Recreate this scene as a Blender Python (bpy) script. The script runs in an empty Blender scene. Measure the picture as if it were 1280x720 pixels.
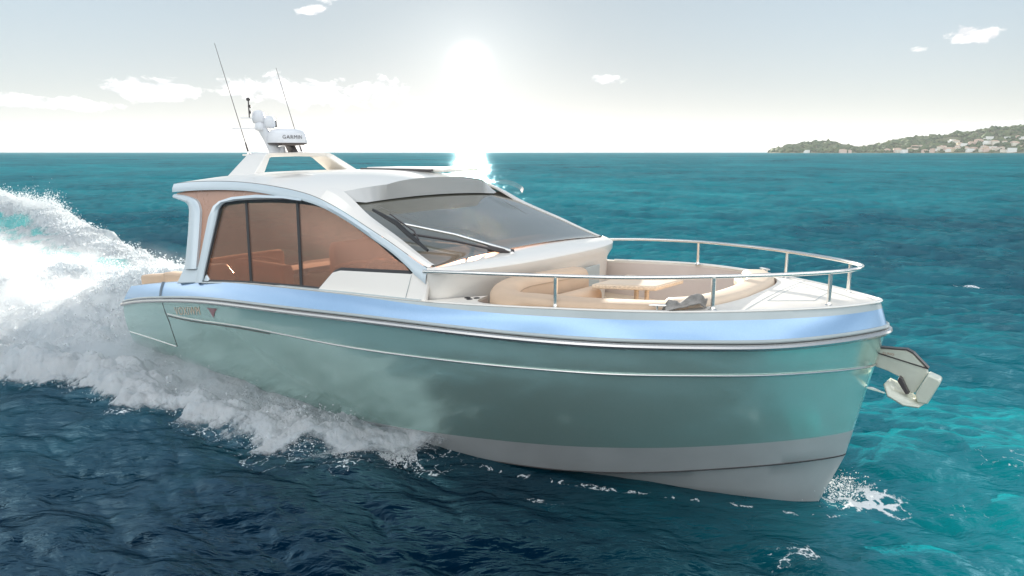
import bpy, bmesh, math, random
import numpy as np
from mathutils import Vector, Matrix, Euler
sc = bpy.context.scene
COL = sc.collection
rnd = random.Random(7)
rng = np.random.default_rng(7)
R = math.radians

# ------------------------------------------------------------------ camera, sky, sun, exposure
CAM = np.array([4.024, -7.840, 3.65])
TH, F = R(37.2), 909.0
PITCH = math.atan(170 / F)
cam = bpy.data.cameras.new('camera')
cam.sensor_width = 36.0
cam.lens = 36.0 * F / 1280.0
cam.clip_start, cam.clip_end = 0.1, 60000
camo = bpy.data.objects.new('camera', cam)
COL.objects.link(camo)
camo.location = CAM
camo.rotation_euler = (R(90) - PITCH, 0, TH)
sc.camera = camo
FWD = np.array([-math.sin(TH), math.cos(TH)])      # horizontal heading of the camera
RGT = np.array([math.cos(TH), math.sin(TH)])

SUN_DIR = Vector((-0.644065, 0.756503, 0.1135)).normalized()
SUN_EL = math.asin(SUN_DIR.z)
SUN_AZ = math.atan2(SUN_DIR.x, SUN_DIR.y)
SKY_STRENGTH, SUN_STRENGTH, EXPOSURE = 0.15, 5.0, 1.5

sun = bpy.data.lights.new('sun', 'SUN')
sun.energy = SUN_STRENGTH
sun.angle = R(0.5)
sun.color = (1.0, 0.93, 0.82)
suno = bpy.data.objects.new('sun', sun)
COL.objects.link(suno)
suno.rotation_euler = SUN_DIR.to_track_quat('Z', 'Y').to_euler()
suno.location = (-30, 40, 20)

vs = sc.view_settings
vs.view_transform = 'Standard'
vs.look = 'None'
vs.exposure = EXPOSURE
vs.gamma = 1.0
vs.use_curve_mapping = False
sc.cycles.max_bounces = 10
sc.cycles.transparent_max_bounces = 16
sc.cycles.caustics_reflective = False
sc.cycles.caustics_refractive = False
sc.cycles.sample_clamp_indirect = 6.0
sc.cycles.use_denoising = True
sc.cycles.volume_bounces = 2
sc.cycles.volume_step_rate = 0.35
sc.cycles.volume_max_steps = 128

world = bpy.data.worlds.new('World')
sc.world = world
world.use_nodes = True


class NT:
    """tiny helper for node trees"""
    def __init__(s, tree):
        s.t = tree
        s.n = tree.nodes
        s.l = tree.links

    def add(s, kind, **kw):
        n = s.n.new(kind)
        for k, v in kw.items():
            setattr(n, k, v)
        return n

    def put(s, sock, v):
        if isinstance(v, bpy.types.NodeSocket):
            s.l.new(v, sock)
        elif v is not None:
            sock.default_value = v

    def math(s, op, a, b=None, c=None, clamp=False):
        n = s.add('ShaderNodeMath', operation=op, use_clamp=clamp)
        s.put(n.inputs[0], a)
        s.put(n.inputs[1], b)
        s.put(n.inputs[2], c)
        return n.outputs[0]

    def mix(s, f, a, b, blend='MIX'):
        n = s.add('ShaderNodeMix', data_type='RGBA', blend_type=blend)
        s.put(n.inputs['Factor'], f)
        s.put(n.inputs['A'], a) if False else s.put(n.inputs[6], a)
        s.put(n.inputs[7], b)
        return n.outputs[2]

    def ramp(s, fac, stops, interp='LINEAR'):
        n = s.add('ShaderNodeValToRGB')
        n.color_ramp.interpolation = interp
        el = n.color_ramp.elements
        while len(el) > 1:
            el.remove(el[-1])
        el[0].position, el[0].color = stops[0]
        for p, c in stops[1:]:
            e = el.new(p)
            e.color = c
        s.put(n.inputs[0], fac)
        return n.outputs[0]

    def maprange(s, v, a, b, c=0.0, d=1.0, smooth=False):
        n = s.add('ShaderNodeMapRange', interpolation_type='SMOOTHSTEP' if smooth else 'LINEAR')
        s.put(n.inputs[0], v)
        for i, q in enumerate((a, b, c, d)):
            n.inputs[1 + i].default_value = q
        return n.outputs[0]

    def noise(s, vec, scale, detail=4, rough=0.5, dist=0.0, dim='3D'):
        n = s.add('ShaderNodeTexNoise', noise_dimensions=dim)
        s.put(n.inputs['Vector'], vec)
        n.inputs['Scale'].default_value = scale
        n.inputs['Detail'].default_value = detail
        n.inputs['Roughness'].default_value = rough
        n.inputs['Distortion'].default_value = dist
        return n.outputs[0]

    def mapping(s, vec, scale=(1, 1, 1), loc=(0, 0, 0), rot=(0, 0, 0)):
        n = s.add('ShaderNodeMapping')
        s.put(n.inputs[0], vec)
        n.inputs['Location'].default_value = loc
        n.inputs['Rotation'].default_value = rot
        n.inputs['Scale'].default_value = scale
        return n.outputs[0]


def azel(px, py):
    """direction of a point of the sky: azimuth (from +Y towards +X) and elevation"""
    u, v = (px - 640) / F, (py - 360) / F
    h = math.cos(PITCH) + math.sin(PITCH) * v
    d = np.array([*(FWD * h + RGT * u), -math.sin(PITCH) - v * math.cos(PITCH)])
    d /= np.linalg.norm(d)
    return math.atan2(d[0], d[1]), math.asin(d[2])


def build_world():
    w = NT(world.node_tree)
    w.n.clear()
    out = w.add('ShaderNodeOutputWorld')
    bg = w.add('ShaderNodeBackground')
    sky = w.add('ShaderNodeTexSky', sky_type='NISHITA')
    sky.sun_disc = False
    sky.sun_elevation = SUN_EL
    sky.sun_rotation = SUN_AZ
    sky.altitude = 0
    sky.air_density = 1.0
    sky.dust_density = 0.15
    sky.ozone_density = 1.0
    tc = w.add('ShaderNodeTexCoord')
    vec = tc.outputs['Generated']
    sep = w.add('ShaderNodeSeparateXYZ')
    w.put(sep.inputs[0], vec)
    az = w.math('ARCTAN2', sep.outputs[0], sep.outputs[1])
    el = w.math('ARCSINE', sep.outputs[2])
    comb = w.add('ShaderNodeCombineXYZ')
    w.put(comb.inputs[0], w.math('MULTIPLY', az, 1.0))
    w.put(comb.inputs[1], w.math('MULTIPLY', el, 1.7))
    cv = comb.outputs[0]
    # white balance of the air
    hs = w.add('ShaderNodeHueSaturation')
    hs.inputs['Saturation'].default_value = 0.55
    w.put(hs.inputs['Color'], sky.outputs[0])
    # moist, bright maritime air: the sky's brightness is far more even than in dry air
    ga = w.add('ShaderNodeGamma')
    w.put(ga.inputs[0], hs.outputs[0])
    ga.inputs[1].default_value = 0.42
    tint = w.ramp(w.maprange(el, 0.0, 0.45, 0, 1), [(0, (.735, .76, .84, 1)), (.12, (.745, .785, .85, 1)), (.35, (.735, .835, .94, 1)), (.8, (.71, .87, 1.03, 1)), (1, (.71, .87, 1.03, 1))])
    base = w.mix(1.0, ga.outputs[0], tint, 'MULTIPLY')
    # aureole round the sun (light scattered forward by the moist air)
    sd = w.add('ShaderNodeVectorMath', operation='DOT_PRODUCT')
    w.put(sd.inputs[0], vec)
    sd.inputs[1].default_value = SUN_DIR
    ang = w.math('ARCCOSINE', w.math('MINIMUM', sd.outputs['Value'], 0.9999999))
    g1 = w.math('EXPONENT', w.math('MULTIPLY', w.math('POWER', w.math('DIVIDE', ang, 0.016), 2.0), -1.0))
    g2 = w.math('EXPONENT', w.math('MULTIPLY', ang, -1 / 0.065))
    glow = w.math('ADD', w.math('MULTIPLY', g1, 6.0), w.math('MULTIPLY', g2, .75))
    gl = w.mix(1.0, (1.0, 0.95, 0.86, 1), (0, 0, 0, 1), 'ADD')
    glc = w.add('ShaderNodeVectorMath', operation='SCALE')
    w.put(glc.inputs[0], gl)
    w.put(glc.inputs['Scale'], glow)
    near = w.add('ShaderNodeVectorMath', operation='SCALE')
    w.put(near.inputs[0], base)
    w.put(near.inputs['Scale'], w.maprange(ang, 0.02, 0.6, 0.76, 1.0, True))
    base = w.mix(1.0, near.outputs[0], glc.outputs[0], 'ADD')
    # clouds: a few banks of small cumulus low in the sky
    n1 = w.noise(w.mapping(cv, (1, 1, 1), (3.1, 1.7, 0)), 24, 9, 0.6, 0.3)
    n2 = w.noise(w.mapping(cv, (1, 1, 1), (3.1, 1.712, 0)), 24, 9, 0.6, 0.3)
    patches = [  # px, py, half width, half height, strength
        (430, 122, 110, 20, 1.0), (330, 118, 60, 14, .85), (235, 120, 80, 14, .95), (90, 134, 110, 9, 1.1), (0, 134, 60, 9, .9),
        (325, 6, 34, 10, 1.5), (415, 12, 60, 14, 1.3), (420, 35, 18, 7, 1.2), (741, 108, 24, 7, .9), (1148, 60, 30, 11, 1.1),
        (1262, 68, 30, 14, 1.7), (1213, 67, 12, 5, 1.2), (1090, 75, 14, 5, .8), (1260, 135, 50, 4, 1.1), (1150, 164, 90, 6, 1.3),
        (1095, 166, 12, 7, 1.6), (900, 176, 50, 7, 1.3), (985, 177, 40, 6, 1.0), (1210, 157, 60, 4, 1.1), (60, 5, 0.1, .1, 0)]
    acc = None
    for px, py, hw, hh, st in patches:
        if st == 0:
            continue
        a0, e0 = azel(px, py)
        a1, _ = azel(px + hw, py)
        _, e1 = azel(px, py - hh)
        dx = w.math('DIVIDE', w.math('SUBTRACT', az, a0), max(abs(a1 - a0), 1e-3))
        dy = w.math('DIVIDE', w.math('SUBTRACT', el, e0), max(abs(e1 - e0), 1e-3))
        d2 = w.math('ADD', w.math('MULTIPLY', dx, dx), w.math('MULTIPLY', dy, dy))
        g = w.math('MULTIPLY', w.math('EXPONENT', w.math('MULTIPLY', d2, -0.8)), st)
        acc = g if acc is None else w.math('MAXIMUM', acc, g)
    # elsewhere (behind the camera) unseen clouds added to fill-light hull and deck and show in reflections
    broad = w.noise(w.mapping(vec, (1, 1, 2.2)), 1.6, 3, 0.5)
    away = w.maprange(w.math('ABSOLUTE', w.math('SUBTRACT', az, -TH)), 0.75, 1.1, 0, 1, True)
    dens = w.maprange(w.math('ADD', n1, w.math('MULTIPLY', acc, 0.42)), 0.72, 0.84, 0, 1, True)
    dens = w.math('MULTIPLY', dens, w.maprange(acc, 0.08, 0.4, 0, 1, True))
    dens = w.math('MAXIMUM', dens, w.math('MULTIPLY', away, w.maprange(broad, 0.38, 0.66, 0, 0.8, True)))
    lit = w.maprange(w.math('SUBTRACT', n1, n2), -0.05, 0.05, 0, 1)
    sunside = w.maprange(ang, 0.1, 0.9, 1.25, 1.0)
    ccol = w.mix(lit, (1.9, 1.92, 1.98, 1), (2.6, 2.55, 2.48, 1))
    cs = w.add('ShaderNodeVectorMath', operation='SCALE')
    w.put(cs.inputs[0], ccol)
    w.put(cs.inputs['Scale'], sunside)
    cl = w.mix(away, cs.outputs[0], (8.3, 8.4, 8.5, 1))     # added banks out of view, made very bright as front fill
    final = w.mix(w.math('MULTIPLY', dens, 0.85), base, cl)
    w.put(bg.inputs[0], final)
    bg.inputs[1].default_value = SKY_STRENGTH
    w.l.new(bg.outputs[0], out.inputs[0])


build_world()


# ------------------------------------------------------------------ helpers
def tag(o, label=None, cat=None, group=None, kind=None):
    for k, v in (('label', label), ('category', cat), ('group', group), ('kind', kind)):
        if v:
            o[k] = v
    return o


def empty(name, loc=(0, 0, 0)):
    o = bpy.data.objects.new(name, None)
    o.location = loc
    COL.objects.link(o)
    return o


def finish(name, me, mat, parent=None, smooth=True, angle=35, bevel=0, seg=2, clean=True):
    if clean:
        bm = bmesh.new()
        bm.from_mesh(me)
        bmesh.ops.remove_doubles(bm, verts=bm.verts, dist=1e-5)
        bmesh.ops.recalc_face_normals(bm, faces=bm.faces)
        bm.to_mesh(me)
        bm.free()
    o = bpy.data.objects.new(name, me)
    COL.objects.link(o)
    if mat:
        me.materials.append(mat)
    if parent:
        o.parent = parent
        if parent.type == 'EMPTY' and parent.location.length > 0:
            o.matrix_parent_inverse = Matrix.Translation(parent.location).inverted()
    if smooth:
        me.polygons.foreach_set('use_smooth', [True] * len(me.polygons))
        me.set_sharp_from_angle(angle=R(angle))
    if bevel:
        b = o.modifiers.new('edge', 'BEVEL')
        b.width = bevel
        b.segments = seg
        b.limit_method = 'ANGLE'
        b.angle_limit = R(35)
        b.harden_normals = False
    return o


class MB:
    """collects shapes into one mesh"""
    def __init__(s):
        s.v, s.f = [], []

    def raw(s, v, f):
        o = len(s.v)
        s.v += [tuple(map(float, p)) for p in v]
        s.f += [tuple(i + o for i in q) for q in f]
        return s

    def grid(s, rows, closed=False, cap=False):
        rows = [list(r) for r in rows]
        n = len(rows[0])
        v = [p for r in rows for p in r]
        f = []
        for i in range(len(rows) - 1):
            for j in range(n if closed else n - 1):
                k = (j + 1) % n
                f.append((i * n + j, i * n + k, (i + 1) * n + k, (i + 1) * n + j))
        if cap:
            f.append(tuple(range(n)))
            f.append(tuple((len(rows) - 1) * n + j for j in range(n)))
        return s.raw(v, f)

    def tube(s, path, r, n=10, cap=True, flat=1.0):
        P = [Vector(p) for p in path]
        rows = []
        up0 = None
        for i, p in enumerate(P):
            t = (P[min(i + 1, len(P) - 1)] - P[max(i - 1, 0)]).normalized()
            if up0 is None:
                up0 = Vector((0, 0, 1)) if abs(t.z) < 0.9 else Vector((1, 0, 0))
            a = t.cross(up0).normalized()
            b = a.cross(t).normalized()
            up0 = b
            rr = r[i] if hasattr(r, '__len__') else r
            rows.append([p + a * rr * math.cos(2 * math.pi * k / n) + b * rr * flat * math.sin(2 * math.pi * k / n) for k in range(n)])
        return s.grid(rows, True, cap)

    def box(s, lo, hi):
        x0, y0, z0 = lo
        x1, y1, z1 = hi
        v = [(x0, y0, z0), (x1, y0, z0), (x1, y1, z0), (x0, y1, z0), (x0, y0, z1), (x1, y0, z1), (x1, y1, z1), (x0, y1, z1)]
        return s.raw(v, [(0, 3, 2, 1), (4, 5, 6, 7), (0, 1, 5, 4), (1, 2, 6, 5), (2, 3, 7, 6), (3, 0, 4, 7)])

    def prism(s, poly, dv):
        """extrude a 3D polygon by a vector"""
        n = len(poly)
        d = Vector(dv)
        v = [Vector(p) for p in poly] + [Vector(p) + d for p in poly]
        f = [tuple(range(n)), tuple(range(2 * n - 1, n - 1, -1))] + [(i, (i + 1) % n, n + (i + 1) % n, n + i) for i in range(n)]
        return s.raw(v, f)

    def lathe(s, prof, c=(0, 0, 0), n=28):
        rows = [[(c[0] + r * math.cos(2 * math.pi * k / n), c[1] + r * math.sin(2 * math.pi * k / n), c[2] + z) for k in range(n)] for r, z in prof]
        return s.grid(rows, True, True)

    def build(s, name, mat, parent=None, **kw):
        me = bpy.data.meshes.new(name)
        me.from_pydata(s.v, [], s.f)
        me.update()
        return finish(name, me, mat, parent, **kw)


def spline(xs, ys):
    xs, ys = np.array(xs, float), np.array(ys, float)
    n = len(xs)
    h = np.diff(xs)
    A = np.zeros((n, n))
    r = np.zeros(n)
    A[0, 0] = A[-1, -1] = 1
    for i in range(1, n - 1):
        A[i, i - 1], A[i, i], A[i, i + 1] = h[i - 1], 2 * (h[i - 1] + h[i]), h[i]
        r[i] = 6 * ((ys[i + 1] - ys[i]) / h[i] - (ys[i] - ys[i - 1]) / h[i - 1])
    m = np.linalg.solve(A, r)

    def f(x):
        x = np.clip(np.asarray(x, float), xs[0], xs[-1])
        i = np.clip(np.searchsorted(xs, x) - 1, 0, n - 2)
        d = h[i]
        a, b = (xs[i + 1] - x) / d, (x - xs[i]) / d
        return a * ys[i] + b * ys[i + 1] + ((a**3 - a) * m[i] + (b**3 - b) * m[i + 1]) * d * d / 6
    return f


def lin(xs, ys):
    return lambda x: np.interp(x, xs, ys)


def curve(pts, n, closed=False):
    """Catmull-Rom through points"""
    P = [np.array(p, float) for p in pts]
    out = []
    segs = len(P) if closed else len(P) - 1
    for i in range(segs):
        if closed:
            a, b, c, d = P[i - 1], P[i], P[(i + 1) % len(P)], P[(i + 2) % len(P)]
        else:
            a, b, c, d = P[max(i - 1, 0)], P[i], P[i + 1], P[min(i + 2, len(P) - 1)]
        m = n
        for k in range(m):
            t = k / m
            out.append(.5 * ((2 * b) + (-a + c) * t + (2 * a - 5 * b + 4 * c - d) * t * t + (-a + 3 * b - 3 * c + d) * t**3))
    if not closed:
        out.append(P[-1])
    return out


# ------------------------------------------------------------------ materials
def mat(name, color=(.8, .8, .8), rough=.5, metal=0.0, coat=0.0, spec=.5, var=0.0, vscale=3.0, bump=0.0, bscale=40.0, stretch=(1, 1, 1)):
    m = bpy.data.materials.new(name)
    m.use_nodes = True
    t = NT(m.node_tree)
    p = t.n['Principled BSDF']
    p.inputs['Roughness'].default_value = rough
    p.inputs['Metallic'].default_value = metal
    p.inputs['Coat Weight'].default_value = coat
    p.inputs['Coat Roughness'].default_value = .06
    p.inputs['Specular IOR Level'].default_value = spec
    c = (*color, 1)
    tc = t.add('ShaderNodeTexCoord').outputs['Object']
    tc = t.mapping(tc, stretch)
    if var:
        n = t.noise(tc, vscale, 5, .6)
        lo = tuple(q * (1 - var) for q in color) + (1,)
        hi = tuple(min(1, q * (1 + var)) for q in color) + (1,)
        t.put(p.inputs['Base Color'], t.ramp(n, [(.3, lo), (.7, hi)]))
        t.put(p.inputs['Roughness'], t.maprange(n, .3, .7, max(.02, rough * .85), min(1, rough * 1.15)))
    else:
        p.inputs['Base Color'].default_value = c
    if bump:
        b = t.add('ShaderNodeBump')
        b.inputs['Strength'].default_value = bump
        b.inputs['Distance'].default_value = .01
        t.put(b.inputs['Height'], t.noise(tc, bscale, 4, .6))
        t.put(p.inputs['Normal'], b.outputs[0])
    return m


def flake_paint(name, c0, c1, rough, metal, fscale=220, contrast=.35, patch=1.2, coat=.6):
    """metallic boat paint: flake sparkle, slight unevenness of the flake layer"""
    m = bpy.data.materials.new(name)
    m.use_nodes = True
    t = NT(m.node_tree)
    p = t.n['Principled BSDF']
    tc = t.add('ShaderNodeTexCoord').outputs['Object']
    big = t.noise(t.mapping(tc, (.6, 1, 1.2)), patch, 5, .6, .6)
    vor = t.add('ShaderNodeTexVoronoi')
    t.put(vor.inputs['Vector'], tc)
    vor.inputs['Scale'].default_value = fscale
    sep = t.add('ShaderNodeSeparateColor')
    t.put(sep.inputs[0], vor.outputs['Color'])
    mid = t.noise(tc, 16, 6, .72)
    f = t.math('ADD', t.math('MULTIPLY', big, .45), t.math('ADD', t.math('MULTIPLY', mid, .2), .175))
    f = t.math('ADD', f, t.math('MULTIPLY', t.math('SUBTRACT', sep.outputs[0], .5), contrast))
    t.put(p.inputs['Base Color'], t.ramp(f, [(.28, (*c0, 1)), (.74, (*c1, 1))]))
    p.inputs['Roughness'].default_value = rough
    p.inputs['Metallic'].default_value = metal
    p.inputs['Coat Weight'].default_value = coat
    p.inputs['Coat Roughness'].default_value = .04
    return m


def glass(name, tint, film, filmw, rough=.02, refl=1.0):
    """tinted boat glass: tinted see-through, a thin film colour and mirror reflections"""
    m = bpy.data.materials.new(name)
    m.use_nodes = True
    t = NT(m.node_tree)
    t.n.clear()
    out = t.add('ShaderNodeOutputMaterial')
    tr = t.add('ShaderNodeBsdfTransparent')
    tr.inputs[0].default_value = (*tint, 1)
    df = t.add('ShaderNodeBsdfDiffuse')
    df.inputs[0].default_value = (*film, 1)
    gl = t.add('ShaderNodeBsdfGlossy')
    gl.inputs['Roughness'].default_value = rough
    m1 = t.add('ShaderNodeMixShader')
    m1.inputs[0].default_value = filmw
    t.l.new(tr.outputs[0], m1.inputs[1])
    t.l.new(df.outputs[0], m1.inputs[2])
    fr = t.add('ShaderNodeFresnel')
    fr.inputs[0].default_value = 1.5
    tc = t.add('ShaderNodeTexCoord').outputs['Object']
    b = t.add('ShaderNodeBump')
    b.inputs['Strength'].default_value = .03
    b.inputs['Distance'].default_value = .05
    t.put(b.inputs['Height'], t.noise(tc, 1.3, 2, .5))
    t.l.new(b.outputs[0], gl.inputs['Normal'])
    m2 = t.add('ShaderNodeMixShader')
    t.put(m2.inputs[0], t.math('MULTIPLY', fr.outputs[0], refl, clamp=True))
    t.l.new(m1.outputs[0], m2.inputs[1])
    t.l.new(gl.outputs[0], m2.inputs[2])
    t.l.new(m2.outputs[0], out.inputs[0])
    return m


M = dict(
    white=mat('white_gelcoat', (.82, .78, .72), .28, 0, .5),
    deck=mat('deck_nonskid', (.76, .715, .65), .55, 0, 0, var=.04, vscale=4, bump=.15, bscale=260),
    grey=mat('grey_gelcoat', (.42, .47, .47), .35, 0, .4, var=.05),
    trim=mat('pale_blue_trim', (.58, .66, .70), .3, .25, .4),
    band=flake_paint('blue_metallic', (.30, .46, .66), (.37, .55, .76), .34, .75, 260, .25, 1.0),
    hull=flake_paint('sea_green_metallic', (.43, .655, .585), (.56, .765, .70), .23, .64, 420, .30, .8, 1.0),
    bottom=mat('grey_bottom_paint', (.42, .44, .44), .40, .1, .35, var=.06, vscale=2.2, bump=.05, bscale=12),
    chrome=mat('stainless_steel', (.84, .81, .76), .24, 1.0),
    rubm=mat('brushed_rub_rail', (.62, .60, .58), .25, .9),
    visor=mat('visor_shade_grey', (.50, .50, .485), .35, 0, .4),  # grey puts the shade on the overhanging face into the colour
    seam=mat('seam_thread', (.46, .33, .23), .7),
    black=mat('black_rubber', (.015, .015, .017), .45),
    cream=mat('cream_upholstery', (.62, .455, .325), .62, 0, 0, .3, var=.05, vscale=5, bump=.12, bscale=120),
    creamlt=mat('pale_cream_vinyl', (.70, .56, .43), .55, 0, 0, .3, var=.04, vscale=5, bump=.1, bscale=120),
    wellw=mat('well_liner', (.62, .54, .50), .4, 0, .2, var=.03),
    wood=mat('pale_teak', (.70, .57, .43), .4, 0, .2, var=.25, vscale=6, stretch=(1, 14, 14)),
    salmon=mat('salmon_lacquer', (.48, .25, .16), .3, 0, .5, var=.10, vscale=2),
    leather=mat('tan_leather', (.38, .275, .215), .5, 0, .1, var=.1),
    piping=mat('white_piping', (.55, .46, .38), .5),
    floor=mat('cabin_sole', (.18, .10, .06), .45, 0, .2, var=.2, stretch=(1, 10, 1)),
    seamd=mat('blue_grey_joint', (.12, .16, .20), .4),
    dash=mat('dashboard_vinyl', (.14, .13, .12), .6, var=.08),
    cloth=mat('grey_cloth', (.33, .31, .29), .85, 0, 0, .2, var=.25, vscale=14, bump=.4, bscale=150),
    radar=mat('white_plastic', (.72, .73, .75), .4, 0, .1, var=.03),
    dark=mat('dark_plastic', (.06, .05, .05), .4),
    gold=mat('rose_gold_letters', (.90, .66, .50), .3, .55),
    maroon=mat('maroon_emblem', (.36, .20, .21), .4, .3),
    ivory=mat('ivory_painted_steel', (.62, .64, .54), .35, .1, .3, var=.06, vscale=6),
    side_glass=glass('bronze_side_glass', (.80, .58, .47), (.52, .31, .23), .18, refl=.55),
    wind_glass=glass('smoked_windscreen', (.09, .095, .09), (.24, .235, .19), .55, refl=1.7),
    clear=glass('clear_acrylic', (.85, .88, .88), (.6, .6, .6), .1),
)

# ------------------------------------------------------------------ sea: FFT wave tiles sampled in world space
def ocean_tile(N, L, wind, wdir, amp, lo=0.0, hi=1e9, seed=1, spread=2.0, small=0.0):
    g = np.random.default_rng(seed)
    k1 = 2 * np.pi * np.fft.fftfreq(N, L / N)
    kx, ky = np.meshgrid(k1, k1, indexing='ij')
    k = np.hypot(kx, ky)
    k[0, 0] = 1
    Lw = wind**2 / 9.81
    cosf = (kx * math.cos(wdir) + ky * math.sin(wdir)) / k
    Ph = np.exp(-1 / (k * Lw)**2) / k**4 * (np.abs(cosf)**spread * np.where(cosf < 0, .35, 1) + .06)
    Ph *= np.exp(-(k * small)**2)
    Ph[(k < lo) | (k > hi)] = 0
    Ph[0, 0] = 0
    a = (g.normal(size=(N, N)) + 1j * g.normal(size=(N, N))) * np.sqrt(Ph)
    h = np.fft.ifft2(a).real
    s = amp / h.std()
    dx = np.fft.ifft2(-1j * kx / k * a).real * s
    dy = np.fft.ifft2(-1j * ky / k * a).real * s
    return h * s, dx, dy, L


def noise_tile(N, L, beta, seed, lo=0.0):
    g = np.random.default_rng(seed)
    k1 = 2 * np.pi * np.fft.fftfreq(N, L / N)
    kx, ky = np.meshgrid(k1, k1, indexing='ij')
    k = np.hypot(kx, ky)
    k[0, 0] = 1e9
    amp = np.where(k > lo, k, lo + 1e-9)**(-beta / 2)
    h = np.fft.ifft2((g.normal(size=(N, N)) + 1j * g.normal(size=(N, N))) * amp).real
    return h / h.std(), L


def sample(a, L, x, y):
    N = a.shape[0]
    u, v = (x / L % 1) * N, (y / L % 1) * N
    i, j = np.floor(u).astype(int), np.floor(v).astype(int)
    fu, fv = u - i, v - j
    i %= N
    j %= N
    i1, j1 = (i + 1) % N, (j + 1) % N
    return (a[i, j] * (1 - fu) * (1 - fv) + a[i1, j] * fu * (1 - fv) + a[i, j1] * (1 - fu) * fv + a[i1, j1] * fu * fv)


WDIR = R(-62)
TILES = [  # tile, distance at which it has faded out
    (ocean_tile(512, 310.0, 7.0, WDIR, .10, .02, 1.1, 3, 3.0), 6000),
    (ocean_tile(512, 61.0, 5.0, WDIR + .2, .045, .9, 7.0, 5, 2.5), 500),
    (ocean_tile(512, 13.7, 3.0, WDIR - .25, .029, 4.0, 60.0, 9, 2.2, .006), 170)]
NT1 = noise_tile(1024, 24.0, 3.2, 11, 1.0)
NT2 = noise_tile(512, 4.3, 3.4, 12, 8.0)
NT3 = noise_tile(512, 140.0, 3.0, 13)


def sea_height(x, y):
    r = np.hypot(x - CAM[0], y - CAM[1])
    z = np.zeros_like(x)
    dx = np.zeros_like(x)
    dy = np.zeros_like(x)
    for (h, ax, ay, L), far in TILES:
        wgt = np.clip(1.3 - r / far, 0, 1)
        z += sample(h, L, x, y) * wgt
        dx += sample(ax, L, x, y) * wgt * .75
        dy += sample(ay, L, x, y) * wgt * .75
    # calmer right alongside the hull
    return z, dx, dy


def polyline_signed(x, y, P):
    """distance to a polyline, the foot's parameter 0..1 along it, and the side (positive on the left)"""
    best = np.full(x.shape, 1e9)
    tt = np.zeros_like(x)
    sg = np.ones_like(x)
    P = np.array(P, float)
    seg = np.linalg.norm(np.diff(P, axis=0), axis=1)
    cum = np.concatenate([[0], np.cumsum(seg)]) / seg.sum()
    for i in range(len(P) - 1):
        a, b = P[i], P[i + 1]
        d = b - a
        t = np.clip(((x - a[0]) * d[0] + (y - a[1]) * d[1]) / (d @ d), 0, 1)
        ex, ey = x - a[0] - t * d[0], y - a[1] - t * d[1]
        q = np.hypot(ex, ey)
        m = q < best
        best = np.where(m, q, best)
        tt = np.where(m, cum[i] + t * (cum[i + 1] - cum[i]), tt)
        sg = np.where(m, np.sign(d[0] * ey - d[1] * ex), sg)
    return best, tt, sg


def smooth(a, b, x):
    t = np.clip((x - a) / (b - a), 0, 1)
    return t * t * (3 - 2 * t)


NEAR_EDGE = [(-1.35, -1.62), (-1.8, -2.15), (-2.4, -2.7), (-3.1, -3.0), (-4.1, -3.2), (-5.1, -3.4), (-6.4, -3.65), (-8.2, -3.85), (-9.7, -4.05), (-13, -4.55), (-20, -5.5), (-34, -7.4), (-70, -11)]
FAR_EDGE = [(-7.5, 2.3), (-10, 2.6), (-15, 3.1), (-19.4, 4.0), (-25.9, 5.6), (-34.0, 7.7), (-43.0, 9.2), (-70, 14.5)]
RIDGE = [(-11, 1.9), (-15, 2.3), (-19.4, 3.0), (-25.9, 4.25), (-37, 6.8), (-43.0, 7.6), (-70, 12.5)]


def wake_field(x, y):
    """foam cover 0..1 and extra height of the churned water"""
    d1, t1, s1 = polyline_signed(x, y, NEAR_EDGE)
    d2, t2, s2 = polyline_signed(x, y, FAR_EDGE)
    rag = sample(*NT1, x, y) * .15 + sample(*NT2, x, y * .6) * .13
    in1 = -d1 * s1 + rag * smooth(-1.6, -3.5, x)           # NEAR_EDGE runs aft: inside is on its right
    in2 = d2 * s2 + rag * 1.6                              # FAR_EDGE: inside on its left
    inside = np.minimum(in1, in2)
    inside = np.where(x > -1.3, -1.0, inside)
    cover = smooth(-.16, .42 + .5 * smooth(-7, -2, x), inside) * smooth(-1.1, -2.6, x)
    aft = np.clip(-x - 9.2, 0, 100)
    turb = .5 + .15 * sample(*NT1, x * 1.6 + 3, y * 1.6) + .035 * sample(*NT2, x, y)
    # thrown sheet along the hull: a crest behind the outer edge, falling to the hull
    bow = smooth(-1.3, -4.0, x) * smooth(.0, .75, in1) * (1 - .8 * smooth(.45, 1.35, in1)) * smooth(-16, -9, x)
    h = bow * (.14 + .16 * smooth(-3.5, -8, x)) * (turb + .35)
    # rooster tail and prop wash behind the transom
    ctr = np.exp(-(y / 1.9)**2) * smooth(0, 2.2, aft) * np.exp(-aft / 16)
    h += ctr * .85 * (turb + .2)
    edge_n = smooth(0, .8, in1) * smooth(3, 0, aft * .08)
    h += smooth(0, 1, aft) * .22 * turb * smooth(0, .7, inside)
    # standing wave on the far side
    d3, t3, s3 = polyline_signed(x, y, RIDGE)
    rh = smooth(.0, .25, t3) * (.45 + .62 * smooth(.15, .6, t3))
    h += rh * np.exp(-(d3 / (1.0 + 1.5 * t3))**2) * (1 + .18 * sample(*NT1, x, y)) * smooth(-9.5, -12, x)
    # trough with clear teal water on the near flank of the ridge
    off = -d3 * s3                                        # positive towards the boat's centre line
    teal = np.exp(-((off * -1 - (1.0 + 1.3 * t3)) / (.55 + 1.0 * t3))**2) * smooth(.02, .15, t3)
    teal = np.clip(teal * (1.05 + .35 * sample(*NT1, x * .7, y * 2.2)), 0, 1)
    h -= .25 * teal * smooth(.05, .4, t3)
    foam = cover * (1 - .9 * teal)
    return foam, h * smooth(-.02, .35, inside), inside, teal


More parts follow.
